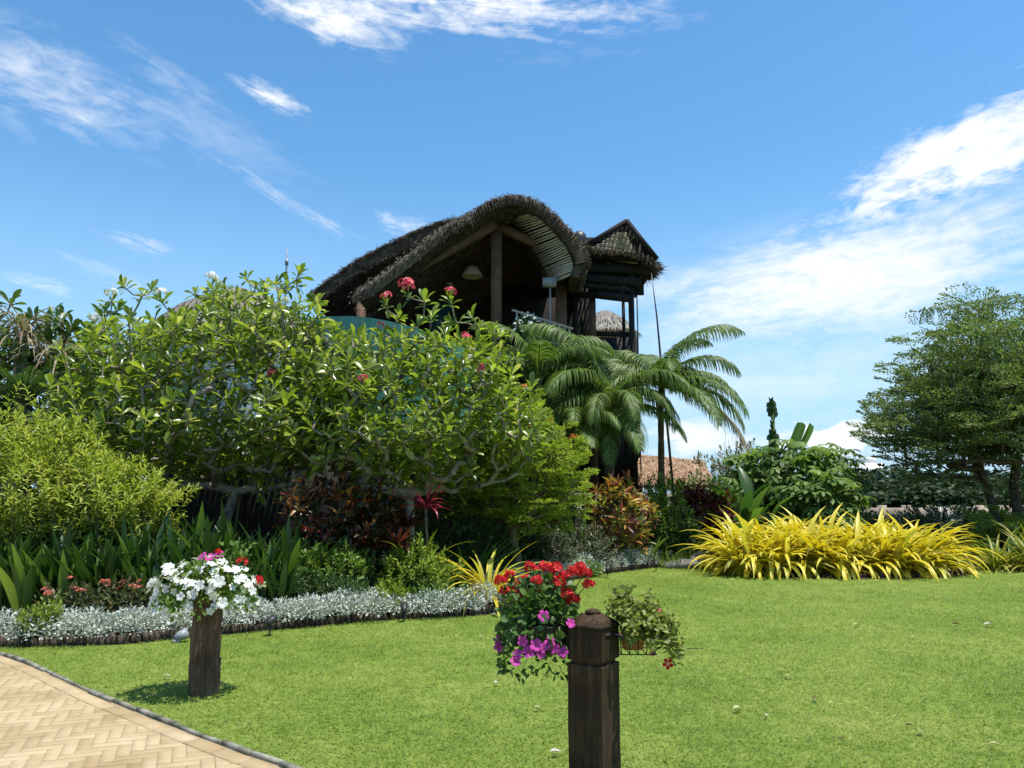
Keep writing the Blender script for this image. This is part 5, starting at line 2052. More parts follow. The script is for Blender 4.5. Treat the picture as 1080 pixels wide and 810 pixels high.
# low red-flowered bushes
M['ixora'] = leafmat('bronze_green_leaf', [(.04, .07, .02), (.09, .12, .035), (.16, .12, .06)], None, .25, .45, .4, 1.3)
M['petal_dull'] = petal('dull_red_petal', [(.35, .06, .04), (.5, .14, .1), (.6, .26, .2)])
for i, (px, D, lab) in enumerate(((72, 9.15, 'low red flowered bush at the left end of the silver border'), (105, 9.2, 'low bush with dull red flowers in the middle of the border'), (140, 9.3, 'low red flowered bush left of the white flower pot'))):
    o = sprig_shrub('flowering_bush', lab, 'shrub', P(px, 620, D) * [1, 1, 0], .36, .3, .62 + .06 * (i == 2), 190, 8, .07, .028, M['ixora'], 230 + i, SMALLF, .05, None, .4, .1, stem_n=30)
    for k in range(7):
        q = MB()
        nb = 14
        c = rdir(nb, 0, 1, g) * [.04, .04, .025]
        q.leaves(BLOOM, c, rdir(nb, -1, 1, g), unit(c + [0, 0, .03]), .03, .03)
        fo = q.build('flower_cluster', M['petal_dull'], o)
        a = g.uniform(0, 6.28)
        rr0 = g.uniform(.05, .32)
        fo.location = (rr0 * math.cos(a), rr0 * math.sin(a) - .05, .62 - .5 * rr0 + g.uniform(-.05, .05))
sprig_shrub('golden_bush', 'tiny golden yellow leaved bush at the left border', 'shrub', P(36, 640, 8.5) * [1, 1, 0], .17, .15, .44, 90, 8, .06, .028, M['bush_lime'], 240, SMALLF, .1, None, .4, .1, stem_n=20)
sprig_shrub('golden_bush', 'small golden leaved bush left of the red flowered bushes', 'shrub', P(55, 640, 8.65) * [1, 1, 0], .16, .15, .5, 90, 8, .06, .028, M['bush_lime'], 241, SMALLF, .1, None, .4, .1, stem_n=20)

# ------------------------------------------------------------------ silver edging plants and log edging
M['silver'] = leafmat('silver_leaf', [(.30, .33, .28), (.43, .46, .40), (.54, .57, .51), (.64, .66, .60)], None, .15, .7, .2, 1.0)
M['log'] = woodmat('edging_log', [(.02, .015, .010), (.06, .045, .03), (.13, .10, .07)], (8, 8, 1), .9, .4)


def border_run(pts_px, label_s, label_l, h, w, dens, seed, log=True, setback=.10, logh=.17):
    c = smooth_line([G(*p) for p in pts_px], 10)
    cum_ = np.concatenate([[0], np.cumsum(np.linalg.norm(np.diff(c, axis=0), axis=1))])
    g = np.random.default_rng(seed)

    def at(s_):
        x, y = np.interp(s_, cum_, c[:, 0]), np.interp(s_, cum_, c[:, 1])
        t = np.stack([np.interp(s_ + .05, cum_, c[:, 0]) - np.interp(s_ - .05, cum_, c[:, 0]), np.interp(s_ + .05, cum_, c[:, 1]) - np.interp(s_ - .05, cum_, c[:, 1])], -1)
        t = unit(t)
        return np.stack([x, y], -1), t, np.stack([-t[..., 1], t[..., 0]], -1)
    total = cum_[-1]
    # clumps of silver leaves: mounds along the line
    ncl = int(total / .16)
    q = MB()
    for k in range(ncl):
        s_ = (k + g.uniform(0, 1)) / ncl * total
        p, t, nn = at(np.array(s_))
        off = setback + w * .5 + g.uniform(-.3, .3) * w
        cc = np.array([p[0] + nn[0] * off, p[1] + nn[1] * off, 0])
        m = int(dens * g.uniform(.7, 1.3))
        d = rdir(m, -.15, 1, g)
        hh = h * g.uniform(.75, 1.12)
        rr0 = w * g.uniform(.45, .62)
        pos = cc + d * [rr0, rr0, hh * .62] * (g.random(m)[:, None] ** .35) + [0, 0, hh * .38]
        dd = unit(d + [0, 0, .2] + g.normal(0, .6, (m, 3)))
        ll = g.uniform(.022, .048, m)
        q.leaves(SMALLF, pos, dd, unit(rdir(m, .2, 1, g) - dd * .2), ll, ll * g.uniform(.4, .7, m))
    o = q.build('silver_ground_cover', M['silver'])
    props(o, label_s, 'ground cover', None, 'stuff')
    if log:
        q = MB()
        s_ = .02
        while s_ < total:
            d_ = g.uniform(.055, .085)
            p, t, nn = at(np.array(s_ + d_ / 2))
            hh = logh + g.uniform(-.025, .02)
            tl = g.normal(0, .012, 2)
            q.tube([(p[0] + nn[0] * .05, p[1] + nn[1] * .05, -.03), (p[0] + nn[0] * .05 + tl[0], p[1] + nn[1] * .05 + tl[1], hh)], [d_ * .5, d_ * .47], 7)
            s_ += d_ * .97
        e = q.build('log_edging', M['log'])
        props(e, label_l, 'edging')
    return c


border_run([(-120, 687), (-30, 684.5), (60, 682), (130, 680), (200, 673), (260, 667.5), (330, 661), (400, 655), (470, 651), (523, 648)],
           'pale silver ground cover in a long band along the left bed', 'low dark log edging along the front of the left bed', .36, .48, 620, 301, setback=-.06, logh=.10)
border_run([(520, 640), (545, 625), (560, 618)], 'pale silver clump behind the red geraniums', 'short log edging turning back behind the red geraniums', .36, .45, 600, 303, setback=-.02, logh=.10)
border_run([(572, 616), (604, 612), (640, 605.5), (672, 601), (702, 598)], 'pale silver ground cover band behind the right hanging basket', 'log edging in front of the silver band behind the right basket', .42, .6, 600, 305, setback=-.02, logh=.13)
border_run([(708, 597), (730, 596), (752, 599)], 'greyer flat silver ground cover beside the boulder', 'log edging by the boulder left of the yellow bed', .30, .5, 500, 307, setback=-.02, logh=.08)
c_ = smooth_line([G(752, 599), G(775, 604), G(800, 606), G(850, 608), G(920, 609), G(980, 608), G(1020, 605)], 10)
q = MB()
cum_ = np.concatenate([[0], np.cumsum(np.linalg.norm(np.diff(c_, axis=0), axis=1))])
s_ = 0.0
while s_ < cum_[-1]:
    x, y = np.interp(s_, cum_, c_[:, 0]), np.interp(s_, cum_, c_[:, 1])
    q.tube([(x, y, -.02), (x + random.gauss(0, .01), y, .07 + random.uniform(-.02, .02))], [.05, .046], 7)
    s_ += .095
e = q.build('log_edging', M['log'])
props(e, 'dark log edging below the bright yellow plants', 'edging')


def boulder(label, loc, s, seed):
    g = np.random.default_rng(seed)
    import bmesh
    bm = bmesh.new()
    bmesh.ops.create_icosphere(bm, subdivisions=4, radius=1)
    f = [(g.normal(0, 1, 3), g.uniform(0, 6), g.uniform(.04, .12)) for _ in range(9)]
    for v in bm.verts:
        c = np.array(v.co)
        k = 1 + sum(a * math.sin(float(c @ w_) * 1.6 + ph) for w_, ph, a in f)
        v.co = Vector((c * k * np.array(s)).tolist())
    me = bpy.data.meshes.new('boulder')
    bm.to_mesh(me)
    bm.free()
    me.materials.append(M['rock'])
    o = bpy.data.objects.new('boulder', me)
    COL.objects.link(o)
    o.location = tuple(loc)
    props(o, label, 'rock')
    return o


M['rock'] = plainmat('grey_rock', [(.07, .068, .062), (.16, .155, .145), (.27, .26, .245)], .9, .2, 5, .6)
boulder('dark grey boulder at the left end of the yellow bed', P(742, 600, 17.0) * [1, 1, 0] + [0, 0, .12], (.26, .2, .2), 3)
boulder('flat grey stone between the silver band and the boulder', P(722, 600, 17.1) * [1, 1, 0] + [0, 0, .08], (.42, .24, .14), 5)

# ------------------------------------------------------------------ far background on the right
M['far_tree'] = leafmat('distant_foliage', [(.018, .036, .014), (.035, .062, .022), (.06, .09, .032)], None, .15, .6, .2, 1.2, patch=.3, patch_scale=.35)
g = np.random.default_rng(41)
far_labels = ['dark rounded tree right behind the white tower block', 'tallest dark tree of the far line left of the shade tree', 'dark distant tree under the left limbs of the shade tree', 'dark distant tree behind the shade tree crown', 'low dark distant tree near the pale wall', 'dark distant tree behind the tree trunks', 'dark distant tree at the right edge', 'distant dark tree behind the papaya thicket', 'wide distant tree hidden low behind the shade tree']
for i, (px, D, top, rx) in enumerate(((930, 62, 505, 3.4), (955, 66, 492, 3.6), (985, 60, 498, 3.4), (1012, 64, 500, 3.6), (968, 55, 512, 3.0), (1045, 60, 500, 3.8), (1085, 62, 498, 3.6), (895, 66, 505, 3.6), (1000, 54, 514, 3.2))):
    b = P(px, 560, D) * [1, 1, 0]
    zt = P(px, top, D)[2]
    o = thing('background_tree', far_labels[i], 'tree', b, 0, 'dark trees far behind the lawn')
    q = MB()
    n = 2600
    tips = dome_tips(n, rx, rx * .8, -.1, zt * .4, zt, 40 + i, .13, .55)
    q.leaves(SMALLF, tips, rdir(n, -.3, .6, g), rdir(n, .1, 1, g), g.uniform(.35, .65, n), g.uniform(.2, .36, n))
    q.build('crown', M['far_tree'], o)
    q = MB()
    q.tube([(0, 0, 0), (.1, 0, zt * .4), (0, 0, zt * .75)], [.25, .2, .08], 8)
    q.build('trunk', M['bark_dark'], o)
b = P(917, 560, 75) * [1, 1, 0]
wb = thing('white_tower_block', 'small white building rising behind the papaya at the horizon', 'building', b)
q = MB()
zt = P(917, 489, 75)[2]
q.box((0, 0, zt / 2), (2.3, 2.5, zt))
q.box((.2, 0, zt + .3), (1.2, 1.4, .6))
q.build('wall', M['white_paint'], wb)
q = MB()
for k in range(3):
    q.box((-.55 + .55 * k * 1.0, -1.26, zt - 1.0), (.34, .06, .9))
q.build('window', M['metal_dark'], wb)
M['tan_wall'] = plainmat('tan_wall', [(.3, .24, .18), (.4, .33, .25)], .9, .15, 1.5, .1)
q = MB()
a, b = P(905, 545, 40), P(1085, 545, 40)
q.box(((a[0] + b[0]) / 2, 40, .42), (b[0] - a[0], .25, .84))
for k in range(8):
    q.box((a[0] + (b[0] - a[0]) * k / 7, 40, .48), (.34, .34, .98))
o = q.build('garden_wall', M['tan_wall'])
props(o, 'low tan garden wall with piers far behind the yellow bed', 'wall')
q = MB()
a, b = P(985, 545, 36), P(1030, 545, 36)
for k in range(7):
    t = k / 6
    q.tube([(a[0] + (b[0] - a[0]) * t, 36, 0), (a[0] + (b[0] - a[0]) * t, 36, .95)], .03, 6)
for z in (.35, .65, .93):
    q.tube([(a[0], 36, z), (b[0], 36, z)], .025, 6)
o = q.build('white_railing', M['white_paint'])
props(o, 'short white railing below the shade tree in the distance', 'railing')
sprig_shrub('clipped_hedge', 'dark hedge low behind the right end of the yellow bed', 'hedge', P(1000, 560, 24) * [1, 1, 0], 2.2, .7, 1.25, 900, 8, .13, .05, M['bush_dark'], 251, SMALLF, .02, None, .5, .08, stem_n=20)
sprig_shrub('clipped_hedge', 'dark hedge at the foot of the shade tree on the right', 'hedge', P(1075, 560, 22.5) * [1, 1, 0], 1.9, .7, 1.2, 700, 8, .13, .05, M['bush_dark'], 252, SMALLF, .02, None, .5, .08, stem_n=20)
sprig_shrub('clipped_hedge', 'dark hedge below the papaya thicket', 'hedge', P(850, 560, 21.5) * [1, 1, 0], 2.6, .7, 1.3, 1000, 8, .13, .05, M['bush_dark'], 253, SMALLF, .02, None, .5, .08, stem_n=20)
sprig_shrub('bare_twig_bush', 'sparse twiggy bush showing against the sky right of the palm', 'shrub', P(772, 560, 25) * [1, 1, 0], .7, .5, 3.9, 46, 5, .06, .02, M['brown_leaf'], 255, SMALLF, 1.6, 2.4, .4, .1, stem_n=30, r0=.006)

# ================================================================== POSTS, POTS AND BASKETS
import bmesh
M['sleeper'] = woodmat('old_sleeper', [(.025, .014, .009), (.065, .037, .022), (.12, .074, .046), (.19, .13, .088)], (9, 9, .7), .8, .5)
M['stained'] = woodmat('dark_stained_post', [(.010, .006, .0035), (.028, .017, .009), (.06, .037, .02), (.13, .09, .055)], (9, 9, .5), .75, .45, .15)
M['terracotta'] = plainmat('terracotta', [(.32, .12, .05), (.42, .17, .08), (.5, .23, .12)], .8, .2, 8, .2)
M['coir'] = plainmat('coir_liner', [(.05, .035, .02), (.12, .085, .05)], .95, .1, 20, .6)
M['iron'] = plainmat('black_iron', [(.012, .012, .012), (.03, .03, .03)], .5, .5, 20, .1)


def timber(name, parent, w, d, z0, z1, mat, bevel=.012, rough=.004, seed=0, chips=0, taper=0.0):
    """squared timber with worn, slightly uneven faces"""
    g = np.random.default_rng(seed)
    bm = bmesh.new()
    bmesh.ops.create_cube(bm, size=1)
    for v in bm.verts:
        v.co = Vector((v.co.x * w, v.co.y * d, z0 + (v.co.z + .5) * (z1 - z0)))
    bmesh.ops.bevel(bm, geom=list(bm.edges), offset=bevel, segments=2, affect='EDGES', profile=.6)
    for k in range(1, 14):
        z = z0 + (z1 - z0) * k / 14
        bmesh.ops.bisect_plane(bm, geom=list(bm.verts) + list(bm.edges) + list(bm.faces), plane_co=(0, 0, z), plane_no=(0, 0, 1))
    ph = g.uniform(0, 6, 8)
    for v in bm.verts:
        x, y, z = v.co
        k = math.sin(z * 9 + ph[0] + x * 20) * .5 + math.sin(z * 23 + ph[1] + y * 30) * .35 + math.sin(z * 47 + ph[2]) * .25
        e = math.sin(math.atan2(y, x) * 4 + ph[3]) * .5
        f = 1 + (k * rough + e * rough * .6) / (w / 2) + taper * (1 - (z - z0) / (z1 - z0))
        v.co.x *= f
        v.co.y *= f
    me = bpy.data.meshes.new(name)
    bm.to_mesh(me)
    bm.free()
    me.materials.append(mat)
    o = bpy.data.objects.new(name, me)
    COL.objects.link(o)
    o.parent = parent
    return o


# --- left sleeper post with the white petunias
lp = G(214, 732)
left_post = thing('wooden_post', 'short weathered sleeper post on the lawn by the path carrying white petunias', 'post', (lp[0], lp[1], 0), R(28))
timber('shaft', left_post, .205, .19, -.05, .70, M['sleeper'], .012, .006, 3, taper=.05)
q = MB()
q.box((.108, .03, .17), (.03, .07, .20), rotz=.1)
q.box((.10, -.05, .06), (.03, .06, .12), rotz=-.2)
q.build('split_offcut', M['sleeper'], left_post)


def pot_profile(r, h):
    return [(r * .72, 0), (r * .95, h * .8), (r * 1.06, h * .82), (r * 1.06, h), (r * .95, h), (r * .9, h * .75), (0.001, h * .72)]


def flower_variant(tm, size, mat, seed, n=1, eye=None, spread=0.0, ball=False):
    g = np.random.default_rng(seed)
    q = MB()
    if ball:
        c = rdir(n, -.2, 1, g) * spread * [1, 1, .8]
        q.leaves(tm, c, rdir(n, -1, 1, g), unit(c + [0, 0, .01]), size * g.uniform(.8, 1.2, n), size * g.uniform(.8, 1.2, n))
    else:
        q.leaves(tm, np.zeros((1, 3)), [[0, 1, 0]], [[0, 0, 1]], size, size)
    mats = [mat]
    if eye:
        q.leaves(BLOOM, np.array([[0, 0, .004]]), [[0, 1, .0]], [[0, 0, 1]], size * .28, size * .28, 1)
        mats = [mat, eye]
    return q, mats


def scatter_flowers(parent, protos, spots):
    """protos: list of (MB, mats); spots: list of (proto idx, pos, facing, scale)"""
    cache = {}
    for (pi, pos, face, sc) in spots:
        if pi not in cache:
            q, mats = protos[pi]
            o = q.build('flower', mats, parent)
            cache[pi] = o
        else:
            o = cache[pi].copy()
            COL.objects.link(o)
            o.parent = parent
        o.location = tuple(float(v) for v in pos)
        e = Vector(face).to_track_quat('Z', 'Y')
        from mathutils import Quaternion
        o.rotation_mode = 'QUATERNION'
        o.rotation_quaternion = e @ Quaternion((0, 0, 1), random.uniform(0, 6.28))
        o.scale = (sc,) * 3


M['petunia_leaf'] = leafmat('petunia_leaf', [(.06, .12, .02), (.11, .19, .035), (.19, .27, .06)], None, .35, .5, .3, 1.5)
M['geranium_leaf'] = leafmat('geranium_leaf', [(.035, .085, .018), (.06, .125, .025), (.10, .18, .04)], None, .3, .45, .4, 1.5)
M['sparse_leaf'] = leafmat('sparse_pale_leaf', [(.13, .17, .03), (.22, .26, .06), (.34, .34, .12)], None, .35, .5, .3, 1.4)

g = np.random.default_rng(77)
pot = thing('flower_pot', 'round pot of white petunias overflowing on the short sleeper post', 'flower pot', (lp[0], lp[1], .70))
q = MB()
q.lathe((0, 0, 0.002), pot_profile(.15, .16), 20)
q.build('pot', M['coir'], pot)
q = MB()
n = 1300
d = rdir(n, -.25, 1, g)
pos = d * [.40, .36, .24] * (g.random(n)[:, None] ** .4) + [-.02, 0, .10]
pos[:, 2] -= .10 * (np.hypot(pos[:, 0], pos[:, 1]) > .28)
dd = unit(d + g.normal(0, .5, (n, 3)))
ll = g.uniform(.035, .075, n)
q.leaves(SMALLF, pos, dd, rdir(n, .2, 1, g), ll, ll * .55)
# taller sprig at the back right
n = 90
pos = np.stack([g.normal(.19, .06, n), g.normal(.1, .05, n), g.uniform(.2, .48, n)], -1)
q.leaves(SMALLF, pos, rdir(n, -.2, 1, g), rdir(n, .2, 1, g), .06, .035)
q.build('foliage', M['petunia_leaf'], pot)
q = MB()
for k in range(26):
    a = g.uniform(0, 6.28)
    t_ = np.array([math.cos(a) * g.uniform(.1, .38), math.sin(a) * g.uniform(.1, .34), g.uniform(.0, .3)])
    q.tube([(0, 0, .1), t_ * [.5, .5, 1] + [0, 0, .1], t_], [.005, .004, .003], 4, cap=False)
for k in range(4):
    q.tube([(.1, .08, .1), (.17, .1, .3), (.15 + .05 * k, .1, .42 + .03 * (k % 2))], [.005, .004, .003], 4, cap=False)
q.build('stems', M['stem_green'], pot)
pro = [flower_variant(TRUMPET, .088, M['petal_white'], 1), flower_variant(BLOOM, .085, M['petal_white'], 2),
       flower_variant(TRUMPET, .09, M['petal_magenta'], 3), flower_variant(BLOOM, .045, M['petal_red'], 4, 22, None, .05, True)]
spots = []
tries = 0
while len(spots) < 100 and tries < 4000:
    tries += 1
    d = rdir(1, -.35, 1, g)[0]
    if d[1] > .55:
        continue
    p = d * [.40, .36, .25] * g.uniform(.78, 1.1) + [-.02, 0, .10]
    if d[2] < 0:
        p[2] -= .03
    if any(np.linalg.norm(p - s_[1]) < .05 for s_ in spots):
        continue
    spots.append((int(g.random() < .4), p, unit(d + np.array([.0, -.25, .35]) + g.normal(0, .4, 3)), g.uniform(.7, 1.2)))
for p in ((-.10, .12, .36), (-.05, .15, .35), (-.13, .16, .33), (0.02, .15, .37)):
    spots.append((2, np.array(p), (g.normal(0, .3), -.6, .6), 1.0))
spots += [(3, np.array((.24, .06, .33)), (0, -.2, 1), .8), (3, np.array((.0, .16, .4)), (0, -.2, 1), .6), (3, np.array((.38, .06, .17)), (0, -.2, 1), .9)]
scatter_flowers(pot, pro, spots)

# --- near post
D = 3.9
npx = P(626, 700, D)
post = thing('wooden_post', 'tall dark stained post with a pointed cap between the two hanging baskets', 'post', (npx[0], npx[1], 0), R(-34))
zn0, zn1 = P(626, 703, D - .1)[2], P(626, 699, D - .1)[2]
zb, zt = P(626, 664, D - .1)[2], P(626, 643, D)[2]
timber('shaft', post, .186, .186, -.05, zn0, M['stained'], .006, .0015, 5)
timber('neck', post, .158, .158, zn0 - .001, zn1 + .001, M['stained'], .002, .0005, 6)
timber('head_block', post, .188, .188, zn1, zb, M['stained'], .006, .0012, 7)
q = MB()
w_ = .098
z = zb
v = [(-w_, -w_, z), (w_, -w_, z), (w_, w_, z), (-w_, w_, z), (-w_, -w_, z + .014), (w_, -w_, z + .014), (w_, w_, z + .014), (-w_, w_, z + .014)]
k_ = .03
v += [(-k_, -k_, z + .062), (k_, -k_, z + .062), (k_, k_, z + .062), (-k_, k_, z + .062)]
q.add(np.array(v), np.array([[3, 2, 1, 0], [0, 1, 5, 4], [1, 2, 6, 5], [2, 3, 7, 6], [3, 0, 4, 7], [4, 5, 9, 8], [5, 6, 10, 9], [6, 7, 11, 10], [7, 4, 8, 11], [8, 9, 10, 11]]))
q.lathe((0, 0, z + .06), [(.036, 0), (.04, .008), (.03, .016), (.012, .022), (0.001, .023)], 12)
q.build('cap', M['stained'], post)
q = MB()
q.box((.0965, 0, zb - .03), (.004, .10, .012))
q.box((-.0965, 0, zb - .03), (.004, .10, .012))
for sgn in (-1, 1):
    q.tube([(sgn * .095, 0, zb - .03), (sgn * .15, 0, zb - .03), (sgn * .17, 0, zb - .06)], [.006, .006, .005], 6)
q.build('bracket', M['iron'], post)

# --- left basket: red geraniums above, pink petunias below
bx = P(573, 672, 4.02)
bas = thing('hanging_basket', 'basket of red geraniums and trailing pink petunias left of the tall dark post', 'flower basket', bx)
q = MB()
q.lathe((0, 0, -.08), [(.02, 0), (.09, .02), (.14, .08), (.155, .15), (.14, .15), (.02, .13)], 18)
q.build('liner', M['coir'], bas)
q = MB()
for zz_, r_ in ((.072, .162), (.0, .148), (-.06, .105)):
    q.tube([(r_ * math.cos(a), r_ * math.sin(a), zz_) for a in np.linspace(0, 2 * math.pi, 25)], .004, 5, cap=False)
for a in np.linspace(0, 2 * math.pi, 13)[:-1]:
    q.tube([(.165 * math.cos(a), .165 * math.sin(a), .075), (.15 * math.cos(a), .15 * math.sin(a), 0), (.1 * math.cos(a), .1 * math.sin(a), -.065), (.02 * math.cos(a), .02 * math.sin(a), -.09)], .003, 4, cap=False)
q.tube([(.15, 0, .075), (.19, .0, .08), (.235, -.02, .07)], .006, 6)
q.build('wire_frame', M['iron'], bas)
q = MB()
n = 900
d = rdir(n, -.55, 1, g)
pos = d * [.215, .2, .23] * (g.random(n)[:, None] ** .45) + [-.02, 0, .08]
ll = g.uniform(.022, .055, n)
q.leaves(OVAL, pos, unit(d + g.normal(0, .6, (n, 3))), unit(rdir(n, .2, 1, g) + d * .4), ll, ll * .8)
n = 220                                             # trailing stems' leaves
a = g.uniform(2.6, 6.4, n)
pos = np.stack([.19 * np.cos(a) - .02, .17 * np.sin(a), g.uniform(-.17, .05, n)], -1)
q.leaves(SMALLF, pos, rdir(n, -1, .3, g), rdir(n, .1, 1, g), .04, .022)
q.build('foliage', M['geranium_leaf'], bas)
q = MB()
reds, pinks = [], []
for (px, py) in ((528, 612), (532, 622), (541, 617), (553, 612), (566, 612), (567, 622), (580, 620), (586, 600), (594, 607), (603, 603), (597, 625), (604, 632), (617, 604), (620, 616), (612, 598), (559, 598), (574, 598), (549, 628), (590, 614), (537, 606)):
    dy = g.uniform(-.14, .1)
    p = P(px, py, 4.02 + dy) - bx
    reds.append(p)
for (px, py) in ((573, 650), (601, 658), (551, 676), (558, 688), (546, 690), (565, 681), (573, 683), (580, 677), (570, 690), (594, 688), (543, 698), (525, 676), (525, 683), (585, 684)):
    dy = -.19 if 535 < px < 605 else -.05
    p = P(px, py, 4.02 + dy) - bx
    pinks.append(p)
for p in reds + pinks:
    s0 = np.array([p[0] * .35, p[1] * .35, .06])
    q.tube([s0, s0 * .4 + p * .6 + [0, 0, .02 if p[2] > 0 else .05], p], [.004, .0032, .0026], 4, cap=False)
q.build('stems', M['stem_green'], bas)
pro = [flower_variant(BLOOM, .03, M['petal_red'], 11, 20, None, .026, True), flower_variant(BLOOM, .028, M['petal_red'], 12, 14, None, .024, True),
       flower_variant(TRUMPET, .056, M['petal_magenta'], 13, eye=M['petal_pink']), flower_variant(BLOOM, .052, M['petal_magenta'], 14)]
spots = [(int(g.random() < .5), p, unit(np.array([g.normal(0, .3), -.35, 1])), g.uniform(.85, 1.2)) for p in reds]
spots += [(2 + int(g.random() < .45), p, unit(np.array([g.normal(0, .35), -1, .45 + g.normal(0, .2)])), g.uniform(.85, 1.15)) for p in pinks]
scatter_flowers(bas, pro, spots)

# --- right basket: sparse plant in a terracotta trough on a wire shelf
rx_ = P(668, 684, 4.0)
bas2 = thing('hanging_basket', 'sparse leafy plant in an orange trough on a wire holder right of the tall post', 'flower basket', rx_)
q = MB()
v, k_ = [], 0
for (x, y, z) in ((-.05, .04, 0), (.04, .04, 0), (.052, .055, .062), (-.062, .055, .062)):
    v += [(x, -y, z), (x, y, z)]
q.add(np.array(v), np.array([[0, 1, 3, 2], [0, 2, 4, 6], [1, 7, 5, 3], [2, 3, 5, 4], [0, 6, 7, 1]]))
q.tube([(-.066, -.059, .062), (.056, -.059, .062), (.056, .059, .062), (-.066, .059, .062), (-.066, -.059, .062)], .007, 6, cap=False)
q.build('trough', M['terracotta'], bas2)
q = MB()
q.box((-.005, 0, .052), (.095, .09, .006))
q.build('soil', M['soil'], bas2)
q = MB()
for z in (-.012, .06):
    k = 1.0 if z < 0 else 1.12
    q.tube([(-.12 * k, -.085 * k, z), (.10 * k, -.085 * k, z), (.10 * k, .085 * k, z), (-.12 * k, .085 * k, z), (-.12 * k, -.085 * k, z)], .003, 5, cap=False)
for x in np.linspace(-.11, .09, 6):
    q.tube([(x * 1.12, -.095, .06), (x, -.085, -.012), (x, .085, -.012), (x * 1.12, .095, .06)], .003, 4, cap=False)
q.tube([(-.13, 0, -.012), (-.2, -.0, .03), (-.22, -.0, .09)], .006, 6)
q.build('wire_holder', M['iron'], bas2)
stem_paths = []
for (px, py, dy) in ((648, 622, 0), (655, 628, .05), (662, 618, -.03), (670, 634, 0), (650, 640, -.1), (684, 630, .04), (690, 640, -.05), (698, 650, 0), (706, 660, .03), (714, 668, -.04), (716, 685, -.02), (708, 690, .02), (694, 662, -.1), (680, 652, -.08), (672, 645, .08), (642, 632, .06), (660, 650, -.1), (702, 676, -.06), (713, 694, -.03), (686, 672, -.11), (666, 662, -.12)):
    t_ = P(px, py, 4.0 + dy) - rx_
    s0 = np.array([np.clip(t_[0] * .5, -.11, .11), 0, .07])
    m_ = s0 * .45 + t_ * .55 + np.array([0, 0, .06 if t_[2] > .1 else .16])
    u = np.linspace(0, 1, 8)[:, None]
    stem_paths.append(s0 * (1 - u) ** 2 + m_ * 2 * u * (1 - u) + t_ * u * u)
q, ql = MB(), MB()
for pth in stem_paths:
    q.tube(pth, np.linspace(.004, .002, 8), 4, cap=False)
    m = 84
    t_ = g.uniform(.15, 1, m) * 7
    i = np.minimum(t_.astype(int), 6)
    c = pth[i] + (pth[i + 1] - pth[i]) * (t_ - i)[:, None] + g.normal(0, .02, (m, 3))
    c[:, 1] -= g.uniform(0, .09, m)
    c[:, 2] -= g.uniform(0, .05, m) * (c[:, 2] < .12)
    ll = g.uniform(.018, .046, m)
    ql.leaves(OVAL, c, rdir(m, -.4, .9, g), rdir(m, .1, 1, g), ll, ll * .55)
t_ = P(742, 684, 4.05) - rx_
q.tube([(.1, .02, .05), (.2, .02, .03), t_ * .75, t_], [.003, .003, .0025, .0015], 4, cap=False)
q.build('stems', M['twig'], bas2)
ql.build('foliage', M['sparse_leaf'], bas2)
pro = [flower_variant(BLOOM, .055, M['petal_red'], 15, eye=M['eye_yellow']), flower_variant(BLOOM, .045, M['petal_pink'], 16)]
scatter_flowers(bas2, pro, [(0, P(704, 700, 3.93) - rx_, (.1, -1, .2), 1.0), (1, P(692, 643, 3.95) - rx_, (.3, -.8, .5), 1.0), (1, P(688, 690, 3.93) - rx_, (-.2, -.5, .7), .7)])

# ------------------------------------------------------------------ garden spotlights
def spotlight(label, px, py, yaw):
    p = G(px, py)
    o = thing('garden_spotlight', label, 'spotlight', (p[0], p[1], 0), yaw, 'small garden spotlights along the bed')
    q = MB()
    q.tube([(0, 0, -.02), (0, 0, .12)], .012, 6)
    q.box((0, 0, .13), (.05, .03, .04))
    q.build('spike', M['iron'], o)
    q = MB()
    a = np.array([0, .06, .17])
    b = np.array([0, -.09, .25])
    q.tube([a, a + (b - a) * .3, a + (b - a) * .5, b], [.03, .045, .055, .062], 12)
    q.build('lamp_head', M['iron'], o)
    o.scale = (.78,) * 3
    return o


spotlight('small black garden spotlight on a spike at the silver border left of the croton', 284, 671, R(150))
spotlight('small black garden spotlight in front of the lime bush', 426, 656, R(190))
spotlight('black garden spotlight before the right silver band', 641, 609, R(160))
spotlight('black garden spotlight near the boulder end of the silver band', 692, 603, R(170))
p = G(189, 678)
gl = thing('garden_spotlight', 'pale grey garden spotlight lying by the border beside the sleeper post', 'spotlight', (p[0], p[1], 0), R(120), 'small garden spotlights along the bed')
q = MB()
q.tube([(0, .05, .05), (0, 0, .07), (0, -.08, .1)], [.03, .05, .06], 12)
q.build('lamp_head', M['metal_grey'], gl)
q = MB()
q.box((0, .03, .02), (.06, .08, .04))
q.build('spike', M['metal_grey'], gl)

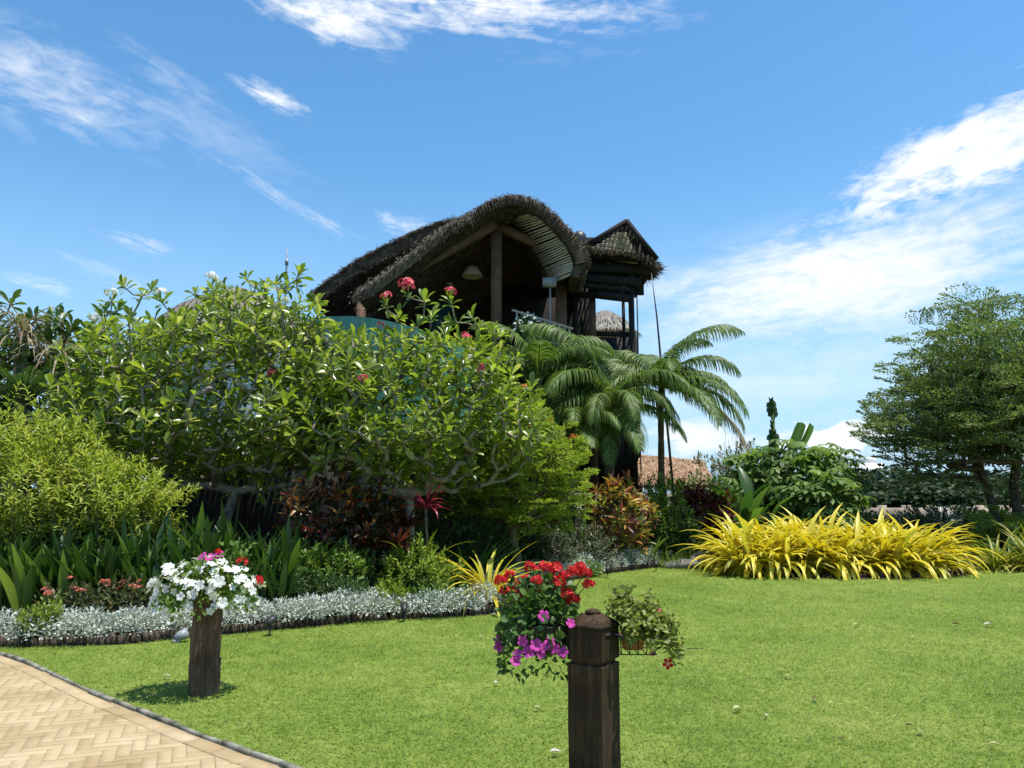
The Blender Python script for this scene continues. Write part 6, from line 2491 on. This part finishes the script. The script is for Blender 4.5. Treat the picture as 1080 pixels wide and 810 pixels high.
# ------------------------------------------------------------------ fallen leaves on the lawn
M['leaf_pale'] = leafmat('pale_fallen_leaf', [(.30, .32, .14), (.42, .42, .22)], None, .15, .6, .2)
M['leaf_grey'] = leafmat('dry_grey_leaf', [(.36, .34, .29), (.5, .47, .42)], None, .1, .7, .2)
M['leaf_brown'] = leafmat('brown_fallen_leaf', [(.06, .035, .02), (.12, .07, .035)], None, .1, .7, .2)
M['leaf_green'] = leafmat('green_fallen_leaf', [(.16, .25, .05), (.22, .32, .08)], None, .2, .5, .3)
for i, (px, py, L, W, mt, az, lab) in enumerate((
        (586, 799, .075, .045, 'leaf_grey', .1, 'pale dry leaf on the lawn left of the tall post'),
        (779, 752, .085, .06, 'leaf_pale', .3, 'broad pale green fallen leaf in the middle of the lawn'),
        (809, 759, .05, .03, 'leaf_grey', 1.2, 'small curled grey leaf beside the broad pale leaf'),
        (824, 711, .07, .03, 'leaf_pale', -.2, 'narrow pale fallen leaf above the curled ones'),
        (833, 717, .06, .035, 'leaf_pale', .2, 'second narrow pale leaf just below the first'),
        (860, 741, .07, .05, 'leaf_brown', .8, 'dark brown curled leaf on the lawn right of centre'),
        (878, 746, .045, .03, 'leaf_pale', .1, 'tiny pale leaf right of the dark brown one'),
        (904, 662, .10, .05, 'leaf_pale', .2, 'pale leaf lying far out on the lawn before the yellow bed'),
        (1044, 662, .13, .07, 'leaf_grey', -.1, 'whitish leaf near the right edge of the lawn'),
        (965, 675, .08, .03, 'leaf_pale', .3, 'faint pale leaf between the two far leaves'),
        (1008, 661, .09, .035, 'leaf_brown', .0, 'thin brown leaf left of the whitish leaf'),
        (972, 776, .07, .05, 'leaf_green', .9, 'curled light green leaf at the lower right'),
        (959, 770, .055, .018, 'leaf_brown', .1, 'dark thin twig like leaf beside the curled green leaf'),
        (1050, 791, .075, .03, 'leaf_pale', -.3, 'pale folded leaf in the lower right corner'),
        (524, 724, .05, .045, 'leaf_grey', .7, 'crumpled grey leaf on the lawn below the left basket'),
        (567, 751, .05, .035, 'leaf_pale', .1, 'small pale leaf left of the tall post'),
        (508, 675, .07, .03, 'leaf_pale', .2, 'flat pale leaf near the log edging'),
        (521, 651, .09, .03, 'leaf_grey', .1, 'light leaf lying under the end of the log edging'),
        (176, 717, .06, .03, 'leaf_grey', .2, 'whitish leaf in the shadow beside the sleeper post'),
        (888, 785, .05, .03, 'leaf_brown', .4, 'dark leaf at the bottom of the lawn'),
        (756, 742, .035, .025, 'leaf_brown', .4, 'tiny dark leaf above the broad pale leaf'))):
    p = G(px, py)
    q = MB()
    tv, tf = tpl_oval(droop=.2, fold=.35)
    q.leaves((tv, tf), np.array([[-L / 2, 0, 0]]), [[1, 0, .12]], [[0, 0, 1]], L, W)
    o = q.build('fallen_leaf', M[mt])
    o.location = (p[0], p[1], .034)
    o.rotation_euler = (0, 0, az)
    props(o, lab, 'leaf', 'fallen leaves on the lawn')
